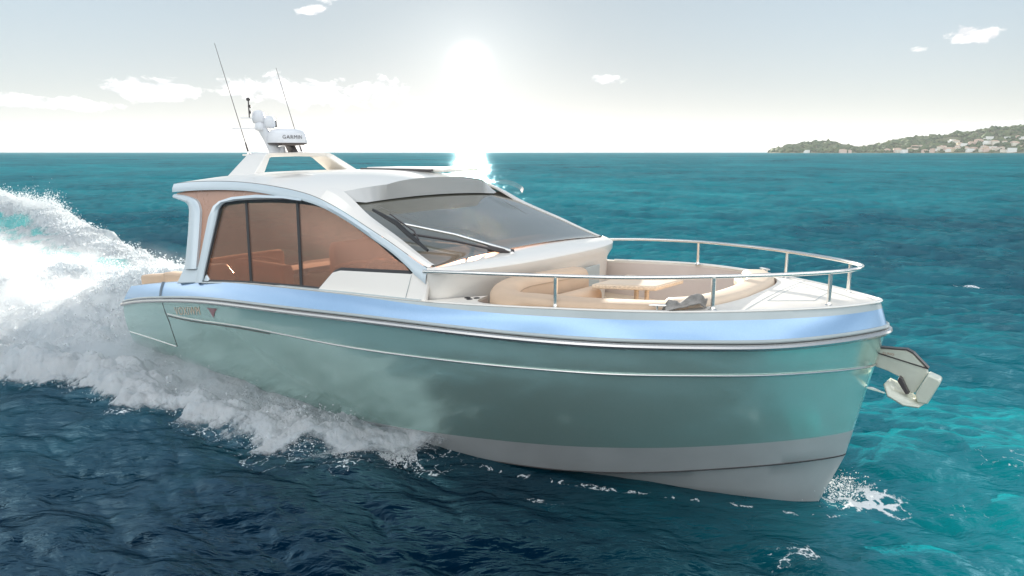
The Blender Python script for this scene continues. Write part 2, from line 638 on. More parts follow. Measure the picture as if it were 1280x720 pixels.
BW_S, BW_B = [0, .05, .2, .45, .8, 1.3, 2.0, 2.8, 4.4, 6.3, 8.8, 12.2], [0, .07, .16, .29, .44, .65, .90, 1.18, 1.55, 1.70, 1.74, 1.58]


def lace_field(x, y):
    """thin foam lace on the open water near the bow"""
    f = np.zeros_like(x)
    for cx, cy, a, b, rot, s in [(2.55, .35, .55, .5, .3, .9), (2.3, -1.15, 1.0, .30, .95, .62), (3.4, .7, .9, .35, .3, .5), (3.9, 2.0, 1.6, .5, .25, .55),
                                 (4.6, .35, .7, .25, .2, .55), (5.2, 3.2, 1.4, .3, .3, .5), (2.6, 5.0, 1.6, .35, .3, .40), (1.98, 16.7, .7, .25, .2, 1.0),
                                 (1.0, -1.35, .8, .14, .55, .5), (-.2, -1.75, .8, .12, .45, .55), (4.6, 6.0, .9, .16, .2, .7), (3.3, -.9, .5, .2, .4, .42)]:
        c, s_ = math.cos(rot), math.sin(rot)
        u, v = (x - cx) * c + (y - cy) * s_, -(x - cx) * s_ + (y - cy) * c
        f = np.maximum(f, s * np.exp(-(u / a)**2 - (v / b)**2))
    # a thin broken lip of white where the hull meets the water
    w_ = np.interp(2.40 - x, BW_S, BW_B)
    d = np.abs(y) - w_
    lip = np.exp(-((d - .03) / (.07 + .05 * smooth(2.2, -1, x)))**2) * smooth(2.75, 2.3, x) * smooth(-3, -1.2, x) * .66
    far = np.exp(-(np.clip(d - .1, 0, 9) / .45)**2) * (y > 0) * smooth(2.6, 1.5, x) * .9
    return np.maximum(f, np.maximum(lip, far))


def water_material():
    m = bpy.data.materials.new('sea_water')
    m.use_nodes = True
    t = NT(m.node_tree)
    p = t.n['Principled BSDF']
    out = t.n['Material Output']
    geo = t.add('ShaderNodeNewGeometry')
    pos = geo.outputs['Position']
    at = t.add('ShaderNodeAttribute', attribute_name='shoal')
    big = t.noise(t.mapping(pos, (1, 1, 0), rot=(0, 0, .6)), .05, 4, .55, .8)
    mid = t.noise(t.mapping(pos, (1, 1, 0)), .45, 5, .6, .8)
    f = t.math('ADD', at.outputs['Fac'], t.math('ADD', t.math('MULTIPLY', t.math('SUBTRACT', big, .5), .55), t.math('MULTIPLY', t.math('SUBTRACT', mid, .5), .45)))
    col = t.ramp(f, [(.0, (.0004, .009, .022, 1)), (.12, (.0008, .023, .038, 1)), (.3, (.002, .062, .082, 1)), (.55, (.003, .145, .170, 1)), (.8, (.006, .24, .255, 1)), (1.0, (.03, .36, .34, 1))])
    foam_a = t.add('ShaderNodeAttribute', attribute_name='foam').outputs['Fac']
    v1 = t.add('ShaderNodeTexVoronoi', feature='DISTANCE_TO_EDGE')
    wv = t.add('ShaderNodeVectorMath', operation='ADD')
    t.put(wv.inputs[0], t.mapping(pos, (1, 1, .3), rot=(0, 0, .5)))
    nz = t.add('ShaderNodeTexNoise')
    t.put(nz.inputs['Vector'], pos)
    nz.inputs['Scale'].default_value = 2.2
    nz.inputs['Detail'].default_value = 5
    sc_ = t.add('ShaderNodeVectorMath', operation='SCALE')
    t.put(sc_.inputs[0], nz.outputs['Color'])
    sc_.inputs['Scale'].default_value = .9
    t.put(wv.inputs[1], sc_.outputs[0])
    t.put(v1.inputs['Vector'], wv.outputs[0])
    v1.inputs['Scale'].default_value = 3.6
    fine = t.noise(pos, 26, 6, .7)
    coarse = t.noise(pos, 3.1, 6, .7)
    lace = t.math('SUBTRACT', 1.0, t.math('MULTIPLY', v1.outputs['Distance'], 5.0))
    pat = t.math('ADD', t.math('MULTIPLY', lace, .26), t.math('ADD', t.math('MULTIPLY', fine, .42), t.math('MULTIPLY', coarse, .42)))
    foam = t.maprange(t.math('ADD', t.math('MULTIPLY', foam_a, .75), pat), 1.05, 1.17, 0, 1, True)
    foam = t.math('MULTIPLY', foam, t.maprange(foam_a, .08, .3, 0, 1, True))
    b1 = t.add('ShaderNodeBump')
    b1.inputs['Strength'].default_value = .40
    b1.inputs['Distance'].default_value = .05
    wp = t.mapping(pos, rot=(0, 0, -TH))                  # x along the crests, y across them
    n1 = t.noise(t.mapping(wp, (.8, 2.0, 1)), 5.0, 6, .62, .5)
    t.put(b1.inputs['Height'], n1)
    b2 = t.add('ShaderNodeBump')
    b2.inputs['Strength'].default_value = .26
    b2.inputs['Distance'].default_value = .6
    n2 = t.noise(t.mapping(wp, (.7, 1.9, 1)), .9, 5, .6, .5)
    t.put(b2.inputs['Height'], n2)
    t.l.new(b1.outputs[0], b2.inputs['Normal'])
    # the body colour scattered back by the water, and the mirror of its facets; on a rough sea
    # the steep facets keep the mean reflection far below that of a flat pane at grazing angles
    t.n.remove(p)
    body = t.add('ShaderNodeBsdfDiffuse')
    t.put(body.inputs[0], col)
    t.l.new(b2.outputs[0], body.inputs['Normal'])
    gls = t.add('ShaderNodeBsdfGlossy')
    gls.inputs['Roughness'].default_value = .08
    gls.inputs['Color'].default_value = (.52, .85, 1.0, 1)
    t.l.new(b2.outputs[0], gls.inputs['Normal'])
    fr = t.add('ShaderNodeFresnel')
    fr.inputs[0].default_value = 1.33
    t.l.new(b2.outputs[0], fr.inputs['Normal'])
    wat = t.add('ShaderNodeMixShader')
    t.put(wat.inputs[0], t.math('MINIMUM', t.math('MULTIPLY', t.math('SUBTRACT', fr.outputs[0], .05), .52, clamp=True), .16))
    t.l.new(body.outputs[0], wat.inputs[1])
    t.l.new(gls.outputs[0], wat.inputs[2])
    fo = t.add('ShaderNodeBsdfDiffuse')
    fo.inputs[0].default_value = (.80, .83, .84, 1)
    bf = t.add('ShaderNodeBump')
    bf.inputs['Strength'].default_value = .7
    bf.inputs['Distance'].default_value = .03
    t.put(bf.inputs['Height'], fine)
    t.l.new(bf.outputs[0], fo.inputs['Normal'])
    mx = t.add('ShaderNodeMixShader')
    t.put(mx.inputs[0], foam)
    t.l.new(wat.outputs[0], mx.inputs[1])
    t.l.new(fo.outputs[0], mx.inputs[2])
    t.l.new(mx.outputs[0], out.inputs[0])
    return m


def foam_material():
    """churned white water: aerated white, thinning out to the sea's colour where the cover is thin"""
    m = bpy.data.materials.new('white_water')
    m.use_nodes = True
    t = NT(m.node_tree)
    p = t.n['Principled BSDF']
    out = t.n['Material Output']
    pos = t.add('ShaderNodeNewGeometry').outputs['Position']
    fa = t.add('ShaderNodeAttribute', attribute_name='foam').outputs['Fac']
    sp = t.mapping(pos, (.55, 1.2, 1), rot=(0, 0, -.12))
    n1 = t.noise(sp, 3.0, 8, .72, .6)
    n2 = t.noise(pos, 22, 6, .75, .3)
    # spray falls outward from the hull in fine strands
    n3 = t.noise(t.mapping(pos, (11, 1.6, 3), rot=(0, 0, .15)), 1.0, 5, .65, .5)
    pat = t.math('ADD', t.math('ADD', t.math('MULTIPLY', n1, .45), t.math('MULTIPLY', n2, .30)), t.math('MULTIPLY', n3, .25))
    cov = t.maprange(t.math('ADD', t.math('MULTIPLY', fa, .72), pat), .66, .98, 0, 1, True)
    ta = t.add('ShaderNodeAttribute', attribute_name='teal').outputs['Fac']
    t.put(p.inputs['Base Color'], t.ramp(ta, [(0, (.008, .085, .11, 1)), (.6, (.06, .38, .36, 1))]))
    p.inputs['Roughness'].default_value = .12
    p.inputs['Specular IOR Level'].default_value = .4
    b = t.add('ShaderNodeBump')
    b.inputs['Strength'].default_value = .6
    b.inputs['Distance'].default_value = .08
    t.put(b.inputs['Height'], pat)
    t.put(p.inputs['Normal'], b.outputs[0])
    df = t.add('ShaderNodeBsdfDiffuse')
    t.put(df.inputs[0], t.ramp(pat, [(.36, (.64, .75, .82, 1)), (.46, (.90, .95, .98, 1)), (.56, (.95, .97, .98, 1))]))
    t.l.new(b.outputs[0], df.inputs['Normal'])
    tl = t.add('ShaderNodeBsdfTranslucent')
    tl.inputs[0].default_value = (.85, .89, .90, 1)
    t.l.new(b.outputs[0], tl.inputs['Normal'])
    m1 = t.add('ShaderNodeMixShader')
    m1.inputs[0].default_value = .62
    t.l.new(df.outputs[0], m1.inputs[1])
    t.l.new(tl.outputs[0], m1.inputs[2])
    # where the foam breaks up the water below shows through; in the trough it is clear teal water
    tr = t.add('ShaderNodeBsdfTransparent')
    m0 = t.add('ShaderNodeMixShader')
    t.put(m0.inputs[0], t.maprange(ta, .05, .35, 0, 1, True))
    t.l.new(tr.outputs[0], m0.inputs[1])
    t.l.new(p.outputs[0], m0.inputs[2])
    m2 = t.add('ShaderNodeMixShader')
    t.put(m2.inputs[0], cov)
    t.l.new(m0.outputs[0], m2.inputs[1])
    t.l.new(m1.outputs[0], m2.inputs[2])
    t.l.new(m2.outputs[0], out.inputs[0])
    return m


def big_mesh(name, co, faces, attrs, material, kind, keep=None):
    """co (n,3), faces (m,4) int arrays"""
    used = np.zeros(len(co), bool)
    used[faces.ravel()] = True
    remap = np.cumsum(used) - 1
    co = co[used]
    faces = remap[faces]
    me = bpy.data.meshes.new(name)
    me.vertices.add(len(co))
    me.vertices.foreach_set('co', co.astype(np.float32).ravel())
    k = faces.shape[1]
    me.loops.add(faces.size)
    me.loops.foreach_set('vertex_index', faces.astype(np.int32).ravel())
    me.polygons.add(len(faces))
    me.polygons.foreach_set('loop_start', np.arange(0, faces.size, k, dtype=np.int32))
    me.polygons.foreach_set('use_smooth', np.ones(len(faces), bool))
    me.update(calc_edges=True)
    for an, av in attrs.items():
        a = me.attributes.new(an, 'FLOAT', 'POINT')
        a.data.foreach_set('value', av[used].astype(np.float32))
    o = bpy.data.objects.new(name, me)
    COL.objects.link(o)
    me.materials.append(material)
    tag(o, kind=kind)
    return o


def fan(phis, rs):
    """points on rays spread round the camera's foot, finer close by"""
    ph, rr = np.meshgrid(phis, rs, indexing='ij')
    ang = math.pi / 2 + TH - ph
    return CAM[0] + rr * np.cos(ang), CAM[1] + rr * np.sin(ang), rr


def quads(n, m):
    i, j = np.meshgrid(np.arange(n - 1), np.arange(m - 1), indexing='ij')
    a = (i * m + j).ravel()
    return np.stack([a, a + 1, a + m + 1, a + m], 1)


def build_sea():
    phis = np.concatenate([np.linspace(-180, -62, 60)[:-1], np.linspace(-62, 62, 900), np.linspace(62, 180, 60)[1:]]) * math.pi / 180
    rs = [.4]
    while rs[-1] < 9000:
        r = rs[-1]
        rs.append(r + max(.035, min(r * r / 3.65 * .0016, r * .035)))
    rs = np.array(rs)
    x, y, rr = fan(phis, rs)
    z, dx, dy = sea_height(x, y)
    foam, wh, ins, _ = wake_field(x, y)
    lace = lace_field(x, y)
    z = z * (1 - .6 * smooth(.2, 1.5, ins))
    dh = np.abs(y) - np.interp(2.40 - x, BW_S, BW_B)
    nearh = np.exp(-(np.clip(dh, 0, 9) / .9)**2) * smooth(3.3, 2.2, x) * smooth(-4, -1, x)
    z = z * (1 - .75 * nearh) - .075 * nearh
    # colour of the water: turquoise shoal off the bow and beyond it, deep on the near side
    fx = (x - CAM[0]) * RGT[0] + (y - CAM[1]) * RGT[1]
    fy = (x - CAM[0]) * FWD[0] + (y - CAM[1]) * FWD[1]
    big = sample(*NT3, x, y)
    shoal = .23 + .22 * smooth(10, 60, fy) + .06 * smooth(150, 2500, fy)
    shoal += .50 * np.exp(-((fx - 6.5) / 4.0)**2 - ((fy - 6.5) / 4.5)**2)
    shoal += .22 * np.exp(-((fx - 6) / 9.0)**2 - ((fy - 18) / 14.0)**2)
    shoal -= .42 * np.exp(-((fx + 1.0) / 4.2)**2 - ((fy - 5.2) / 4.0)**2)
    shoal -= .14 * np.exp(-((fx + 8) / 6)**2 - ((fy - 8) / 7)**2)
    shoal += .03 * big
    co = np.stack([x + dx, y + dy, z], -1).reshape(-1, 3)
    tot = np.maximum(lace, .55 * smooth(-.5, .0, ins)*(x < -1.5))
    big_mesh('water', co, quads(*x.shape), dict(shoal=shoal.ravel(), foam=tot.ravel()), water_material(), 'structure')


def build_wake():
    phis = np.linspace(-60, 9, 1150) * math.pi / 180
    rs = [5.0]
    while rs[-1] < 78:
        r = rs[-1]
        rs.append(r + max(.03, r * r / 3.65 * .0009))
    rs = np.array(rs)
    x, y, rr = fan(phis, rs)
    foam, h, ins, teal = wake_field(x, y)
    z, dx, dy = sea_height(x, y)
    z = z * (1 - .6 * smooth(.2, 1.5, ins))
    fade = smooth(-9.2, -12, x)
    # fine frothy relief and a ragged lip
    froth = .013 * sample(*NT2, x, y) + .007 * sample(*NT2, x * 2.7 + 1, y * 2.7)
    zz = z + h + .035 * smooth(-.02, .1, ins) - .12 * (1 - smooth(-.12, .02, ins)) + froth * smooth(-.02, .25, ins)
    # keep it out of the hull
    co = np.stack([x + dx, y + dy, zz], -1).reshape(-1, 3)
    q = quads(*x.shape)
    keep = (ins.ravel()[q] > -.1).any(1)
    xr, yr = co[:, 0][q].mean(1), co[:, 1][q].mean(1)
    inhull = (np.abs(yr) < 1.25) & (xr > -9.0)
    q = q[keep & ~inhull]
    o = big_mesh('wake_foam', co, q, dict(foam=np.clip(foam, 0, 1).ravel(), teal=teal.ravel()), foam_material(), 'stuff')
    tag(o, 'churned white wake and bow wave spreading behind the yacht', 'foam')


OCT_V = np.array([(1, 0, 0), (-1, 0, 0), (0, 1, 0), (0, -1, 0), (0, 0, 1), (0, 0, -1)], float)
OCT_F = np.array([(0, 2, 4), (2, 1, 4), (1, 3, 4), (3, 0, 4), (2, 0, 5), (1, 2, 5), (3, 1, 5), (0, 3, 5)])


def build_spray():
    pts, rad = [], []
    P = np.array(NEAR_EDGE)
    seg = np.linalg.norm(np.diff(P, axis=0), axis=1)
    cum = np.concatenate([[0], np.cumsum(seg)])

    def along(P, cum, s):
        return np.stack([np.interp(s, cum, P[:, 0]), np.interp(s, cum, P[:, 1])], -1)
    # droplets flung off the outer lip of the bow wave
    n = 46000
    s = rng.uniform(.6, 13, n)
    c = along(P, cum, s)
    t = along(P, cum, s + .05) - c
    t /= np.linalg.norm(t, axis=1)[:, None]
    nor = np.stack([t[:, 1] * -1, t[:, 0]], -1)       # to the left of the run aft = away from the boat
    clump = sample(*NT1, c[:, 0] * 2, c[:, 1] * 2)
    out = rng.normal(-.30, .20, n) + .10 * clump
    hgt = np.abs(rng.normal(0, .075, n)) * smooth(.3, 3, s) * np.exp(-np.clip(out, 0, 1) / .2) + .01
    pts.append(np.column_stack([c + nor * out[:, None], hgt + .02]))
    rad.append(rng.gamma(2.0, .0028, n) + .0015)
    # mist and drops standing over the thrown sheet and the stern wash
    n = 30000
    s = rng.uniform(2, 16, n)
    c = along(P, cum, s)
    inn = rng.uniform(.1, 2.1, n)
    xy = c - np.stack([np.zeros(n), -inn], -1)
    ok = (np.abs(xy[:, 1]) > 1.75) | (xy[:, 0] < -9.5)
    _, h, ins, _ = wake_field(xy[:, 0], xy[:, 1])
    z = h + np.abs(rng.normal(0, .10, n)) + .02
    pts.append(np.column_stack([xy, z])[ok])
    rad.append((rng.gamma(2.0, .0026, n) + .0015)[ok])
    # far crest plume
    P2 = np.array(RIDGE)
    seg2 = np.linalg.norm(np.diff(P2, axis=0), axis=1)
    cum2 = np.concatenate([[0], np.cumsum(seg2)])
    n = 30000
    s = np.concatenate([rng.uniform(0, 34, n // 2), rng.normal(31, 4, n - n // 2)])
    c = along(P2, cum2, s)
    xy = c + rng.normal(0, .45, (n, 2)) + np.array([-.1, .25])
    _, h, ins, _ = wake_field(xy[:, 0], xy[:, 1])
    plume = .08 + .26 * np.exp(-((s - 31) / 6)**2)
    z = h + np.abs(rng.normal(0, 1, n)) * plume * (1 + .4 * sample(*NT1, xy[:, 0], xy[:, 1]))
    pts.append(np.column_stack([xy, z]))
    rad.append(rng.gamma(2.0, .0045, n) + .003)
    # stern wash drops
    n = 22000
    xy = np.column_stack([-9.3 - rng.exponential(4.0, n), rng.normal(0, 1.3, n)])
    _, h, ins, _ = wake_field(xy[:, 0], xy[:, 1])
    z = h + np.abs(rng.normal(0, .16, n))
    pts.append(np.column_stack([xy, z]))
    rad.append(rng.gamma(2.0, .004, n) + .002)
    # small splash at the stem
    n = 1100
    xy = np.column_stack([2.45 + rng.normal(0, .12, n), .25 + rng.normal(0, .2, n)])
    pts.append(np.column_stack([xy, np.abs(rng.normal(0, .05, n)) + .01]))
    rad.append(rng.gamma(2.0, .0016, n) + .001)
    pts = np.concatenate(pts)
    rad = np.concatenate(rad)
    n = len(pts)
    sq = rng.uniform(.6, 1.5, (n, 1, 3))
    co = pts[:, None, :] + OCT_V[None] * rad[:, None, None] * sq
    f = OCT_F[None] + (np.arange(n) * 6)[:, None, None]
    m = bpy.data.materials.new('spray_drops')
    m.use_nodes = True
    t = NT(m.node_tree)
    t.n.clear()
    o_ = t.add('ShaderNodeOutputMaterial')
    d = t.add('ShaderNodeBsdfDiffuse')
    d.inputs[0].default_value = (.88, .90, .91, 1)
    tl = t.add('ShaderNodeBsdfTranslucent')
    tl.inputs[0].default_value = (.88, .90, .91, 1)
    mx = t.add('ShaderNodeMixShader')
    mx.inputs[0].default_value = .5
    t.l.new(d.outputs[0], mx.inputs[1])
    t.l.new(tl.outputs[0], mx.inputs[2])
    t.l.new(mx.outputs[0], o_.inputs[0])
    o = big_mesh('spray', co.reshape(-1, 3), f.reshape(-1, 3), {}, m, 'stuff')
    tag(o, 'white spray drops flung up along the yacht\'s bow wave', 'spray')



def mist_box(lo, hi, term, density, label):
    """fine spray hanging over the bow wave and the stern wash: a closed box of uneven thin mist"""
    m = bpy.data.materials.new('spray_mist')
    m.use_nodes = True
    t = NT(m.node_tree)
    t.n.clear()
    out = t.add('ShaderNodeOutputMaterial')
    pv = t.add('ShaderNodeVolumePrincipled')
    pv.inputs['Color'].default_value = (.95, .98, 1, 1)
    pv.inputs['Anisotropy'].default_value = .45
    pos = t.add('ShaderNodeNewGeometry').outputs['Position']
    sp = t.add('ShaderNodeSeparateXYZ')
    t.put(sp.inputs[0], pos)
    x, y, z = sp.outputs
    n = t.noise(t.mapping(pos, (.6, 1, 1)), 1.5, 4, .6, .4)
    t.put(pv.inputs['Density'], t.math('MULTIPLY', term(t, x, y, z, n), density))
    t.l.new(pv.outputs[0], out.inputs['Volume'])
    o = MB().box(lo, hi).build('mist', m, None, smooth=False)
    tag(o, label, 'mist', kind='stuff')


def side_term(t, x, y, z, n):
    ye = t.math('ADD', t.math('MULTIPLY', t.math('EXPONENT', t.math('MULTIPLY', t.math('ADD', x, 1.8), .6)), 1.7), t.math('ADD', t.math('MULTIPLY', t.math('MINIMUM', t.math('ADD', x, 10.0), 0.0), .1), -3.75))
    e = t.maprange(t.math('SUBTRACT', y, ye), .05, .9, 0, 1, True)
    ex = t.math('MULTIPLY', t.maprange(x, -1.7, -4.5, 0, 1, True), t.maprange(x, -15.0, -11.0, 0, 1, True))
    top = t.math('ADD', .10, t.math('MULTIPLY', t.maprange(x, -2, -9, .1, .62), t.maprange(n, .3, .7, .3, 1.0)))
    ez = t.maprange(t.math('DIVIDE', z, top), 1.1, .1, 0, 1, True)
    return t.math('MULTIPLY', t.math('MULTIPLY', e, ex), t.math('MULTIPLY', ez, t.maprange(n, .32, .68, .1, 1)))


def stern_term(t, x, y, z, n):
    ex = t.math('MULTIPLY', t.maprange(x, -9.2, -11.5, 0, 1, True), t.maprange(x, -40, -14, .15, 1, True))
    ey = t.math('EXPONENT', t.math('MULTIPLY', t.math('POWER', t.math('DIVIDE', t.math('SUBTRACT', y, -.9), 2.0), 2.0), -1.0))
    top = t.math('MULTIPLY', 1.35, t.maprange(n, .3, .7, .35, 1.0))
    ez = t.maprange(t.math('DIVIDE', z, top), 1.1, .1, 0, 1, True)
    return t.math('MULTIPLY', t.math('MULTIPLY', ey, ex), t.math('MULTIPLY', ez, t.maprange(n, .32, .68, .1, 1)))


build_sea()
build_wake()
build_spray()
mist_box((-16, -4.8, -.4), (-1.6, -1.2, .85), side_term, 4.5, 'fine white mist hanging along the yacht\'s near side')
mist_box((-40, -6, -.4), (-9.16, 8, 1.6), stern_term, 1.0, 'fine white mist hanging over the wash behind the yacht')

# ------------------------------------------------------------------ the yacht
Y = empty('motor_yacht', (-3.3, 0, 0))
tag(Y, 'sea green and white motor yacht with blue gunwale speeding over teal water', 'yacht')

S_ = [0, .05, .2, .45, .8, 1.3, 2.0, 2.8, 4.4, 6.3, 8.8, 12.2]


def sroot(bs):
    f = spline(np.sqrt(S_), bs)
    return lambda s: f(np.sqrt(np.clip(s, 0, None)))


b_rub = sroot([0, .16, .42, .74, 1.08, 1.40, 1.75, 2.0, 2.21, 2.25, 2.19, 1.93])
b_wl = sroot([0, .07, .16, .29, .44, .65, .90, 1.18, 1.55, 1.70, 1.74, 1.58])
z_rub = spline([-9.4, -9, -7.27, -6.06, -4.95, -3.83, -2.45, -1.11, 0.19, 1.57, 2.17, 2.8], [.92, 1.02, 1.32, 1.47, 1.555, 1.62, 1.70, 1.755, 1.79, 1.83, 1.855, 1.91])
z_deck = spline([-9.4, -8.6, -7.61, -6.3, -5.19, -4.05, -2.5, -1.58, -.63, .09, 1.11, 1.98, 2.56, 2.66], [1.26, 1.39, 1.55, 1.72, 1.82, 1.88, 1.95, 1.99, 2.05, 2.09, 2.12, 2.15, 2.18, 2.19])


def b_deck(X):
    f = spline(np.sqrt(2.66 - np.array([2.66, 2.6, 2.3, 1.415, 0, -1.62, -3.5, -6, -9.4])), [0, .17, .53, 1.25, 1.88, 2.06, 2.10, 2.06, 1.85])
    return f(np.sqrt(np.clip(2.66 - np.asarray(X, float), 0, None)))


def tip(z):
    return 2.36 + .38 * z


def b_hull(X, Z):
    ze = np.clip(Z / z_rub(np.minimum(X, 2.8)), 0, 1)
    s = tip(ze * 1.0 if False else Z / 1.0 * .0 + ze * 1.0) - X
    return b_wl(s) + (b_rub(s) - b_wl(s)) * (1 - (1 - ze)**1.6)


NU = 90
UU = 1 - (1 - np.linspace(0, 1, NU))**2.4


def hull_row(ze, stern, zfun=None, inset=0.0):
    """one longitudinal line of the hull: ze is the height fraction between waterline and rub rail, or a height function"""
    out = []
    for u in UU:
        if zfun is None:
            xt = 2.36 + .38 * ze
            X = stern + (xt - stern) * u
            z = ze * float(z_rub(min(X, 2.8)))
            e = ze
        else:
            X = stern
            xt = 2.6
            for _ in range(6):
                X = stern + (xt - stern) * u
                z = float(zfun(X))
                e = min(max(z / float(z_rub(min(X, 2.8))), 0), 1)
                xt = 2.36 + .38 * e
        s = xt - X
        b = float(b_wl(s) + (b_rub(s) - b_wl(s)) * (1 - (1 - e)**1.6))
        if zfun is not None and z < 0:
            b *= max(.0, 1 + z * .5)
        b = max(b - inset * min(1, s * 3), 0)
        if u >= 1:
            b = 0
        out.append((X, -b, z))
    return out


def both(row):
    """a line of the starboard side joined with its mirror on the port side"""
    return list(row) + [(x, -y, z) for x, y, z in reversed(row[:-1])]


z_green = spline([-9.4, -5, -3.2, -1.88, -1.18, -.66, -.08, .52, 1.09, 1.6, 2.13, 2.6], [-.10, -.02, .14, .26, .33, .38, .44, .52, .61, .70, .775, .83])
z_chine = spline([-9.4, -5, -3, -1.56, -.92, -.35, .4, 1.01, 1.56, 2.12, 2.6], [-.30, -.22, -.14, -.06, -.03, .0, .11, .25, .38, .49, .56])
z_white = spline([-7.4, -7.34, -5.09, -3.0, -2.16, -1.21, -.59, .12, .73, 1.22, 1.68, 2.16, 2.5, 2.8], [1.09, 1.09, 1.23, 1.30, 1.34, 1.395, 1.43, 1.465, 1.49, 1.515, 1.535, 1.55, 1.55, 1.54])
ST = -9.12
top_row = hull_row(.985, ST + .05)
g_row = hull_row(0, ST - .3, z_green)
rows = [top_row]
for k in range(1, 12):
    a = k / 12
    rows.append([hull_row(0, ST + .05 - .35 * a, (lambda X, a=a: (1 - a) * .985 * z_rub(min(X, 2.8)) + a * z_green(X)))[i] for i in range(NU)])
rows.append(g_row)
hull = MB().grid([both(r) for r in rows])
# transom
hull.raw([r[0] for r in rows] + [(r[0][0], -r[0][1], r[0][2]) for r in rows], [tuple(list(range(len(rows))) + list(range(2 * len(rows) - 1, len(rows) - 1, -1)))])
hull_o = hull.build('hull', M['hull'], Y, angle=50)

c_row = hull_row(0, ST - .32, z_chine)
mid_row = hull_row(0, ST - .31, lambda X: .5 * (z_green(X) + z_chine(X)))
low_rows = [g_row, mid_row, c_row]
def below(dz, db, k=1.0):
    r = []
    for i, (x, y, z) in enumerate(c_row):
        zz = z + dz if k == 1.0 else z * k + dz
        xt = 2.36 + .38 * max(zz, 0) / 1.85 + min(zz, 0) * .35
        r.append((ST - .32 + (xt - ST + .32) * UU[i], min(0, y * (1 - db)), zz))
    return r
low_rows.append(below(-.018, .055))
for k in range(1, 6):
    a = k / 5
    low_rows.append([(ST - .32 + ((2.36 + .38 * ((1 - a) * c_row[i][2]) / 1.85 - .25 * a - ST + .32) * UU[i]), min(0, c_row[i][1] * (1 - .055) * (1 - .98 * a**1.5 if a > .6 else 1 - .55 * a)), (1 - a) * (c_row[i][2] - .02) + a * -.42) for i in range(NU)])
bot = MB().grid([both(r) for r in low_rows])
bot.raw([r[0] for r in low_rows] + [(r[0][0], -r[0][1], r[0][2]) for r in low_rows], [tuple(list(range(len(low_rows))) + list(range(2 * len(low_rows) - 1, len(low_rows) - 1, -1)))])
bot.build('hull_bottom', M['bottom'], Y, angle=30)

# thin black tube painting in the shade line of the chine step, and a faint spray strake under it
MB().tube([(x, y * 1.004 - .002, z - .004) for x, y, z in c_row[30:]], .007, 6).build('chine_line', M['black'], Y)
st_row = [(x, y, z) for x, y, z in hull_row(0, -3, lambda X: .05 + .05 * (X - 1.7) if X > 0 else -.1)]
# bright pinstripe with a thin dark line under its aft part
pin = hull_row(0, -7.3, z_white)
MB().tube(both([(x + .004, y - .006, z) for x, y, z in pin]), .012, 8).build('pinstripe', M['rubm'], Y)
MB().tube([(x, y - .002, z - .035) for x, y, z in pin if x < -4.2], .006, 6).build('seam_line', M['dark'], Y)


def on_hull(X, Z, off=.004):
    return (X, -(float(b_hull(X, Z)) + off), Z)


MB().tube([on_hull(*p, .001) for p in [(-7.42, 1.27), (-7.37, 1.1), (-7.32, .95), (-7.34, .7), (-7.39, .5)]], .007, 6).build('boarding_door_seam', M['dark'], Y)
MB().tube([on_hull(*p, .002) for p in [(-9.2, .46), (-8.3, .48), (-7.42, .49)]], .010, 6).build('stern_strake', M['rubm'], Y)

# rub rail: a metal half-round with a dark groove above it
rr = hull_row(1.0, ST + .06)
MB().tube(both([(x + .01, y - .03, z) for x, y, z in rr]), .042, 10, True, .8).build('rub_rail', M['rubm'], Y)
MB().tube(both([(x + .004, y - .012, z + .052) for x, y, z in rr]), .020, 8).build('rub_rail_groove', M['grey'], Y)


def plan_row(frac, dz=0.0):
    """between deck edge (0) and rub rail (1)"""
    out = []
    for u in UU:
        x0, x1 = ST + .25 + (2.66 - ST - .25) * u, ST + .06 + (2.74 - ST - .06) * u
        p0 = (x0, float(b_deck(x0)), float(z_deck(x0)))
        s = 2.74 - x1
        p1 = (x1, float(b_rub(s)), float(z_rub(min(x1, 2.8))) + .05)
        bulge = .010 * math.sin(math.pi * frac)
        x = p0[0] + (p1[0] - p0[0]) * frac
        y = p0[1] + (p1[1] - p0[1]) * frac + bulge * min(1, 3 * (2.74 - x))
        z = p0[2] + (p1[2] - p0[2]) * frac + bulge * .6
        out.append((x, -y if u < 1 else 0.0, z))
    return out


def grow(x):       # width of the grey gunwale strip as a fraction of the slope: none aft, widest forward
    return .02 + .26 * smooth(-3.2, -.2, x)


rA, rB = plan_row(0.0), plan_row(1.0)
full = [plan_row(f) for f in np.linspace(0, 1, 13)]
def at_frac(fr_of_x):
    out = []
    for i in range(NU):
        f = fr_of_x(rA[i][0])
        k = min(int(f * 12), 11)
        a = f * 12 - k
        out.append(tuple((1 - a) * full[k][i][q] + a * full[k + 1][i][q] for q in range(3)))
    return out
band_rows = [at_frac(lambda x, t=t: grow(x) + (1 - grow(x)) * t) for t in np.linspace(0, 1, 8)]
bd = MB().grid([both(r) for r in band_rows])
bd.raw([r[0] for r in band_rows] + [(r[0][0], -r[0][1], r[0][2]) for r in band_rows], [tuple(list(range(8)) + list(range(15, 7, -1)))])
bd.build('sheer_band', M['band'], Y, angle=40)
gun_rows = [at_frac(lambda x, t=t: grow(x) * t) for t in (0, .5, 1)]
MB().grid([both([(x, y * .96 if x < 2 else y, z + .004) for x, y, z in gun_rows[0]])] + [both(r) for r in gun_rows]).build('gunwale', M['grey'], Y, angle=40)
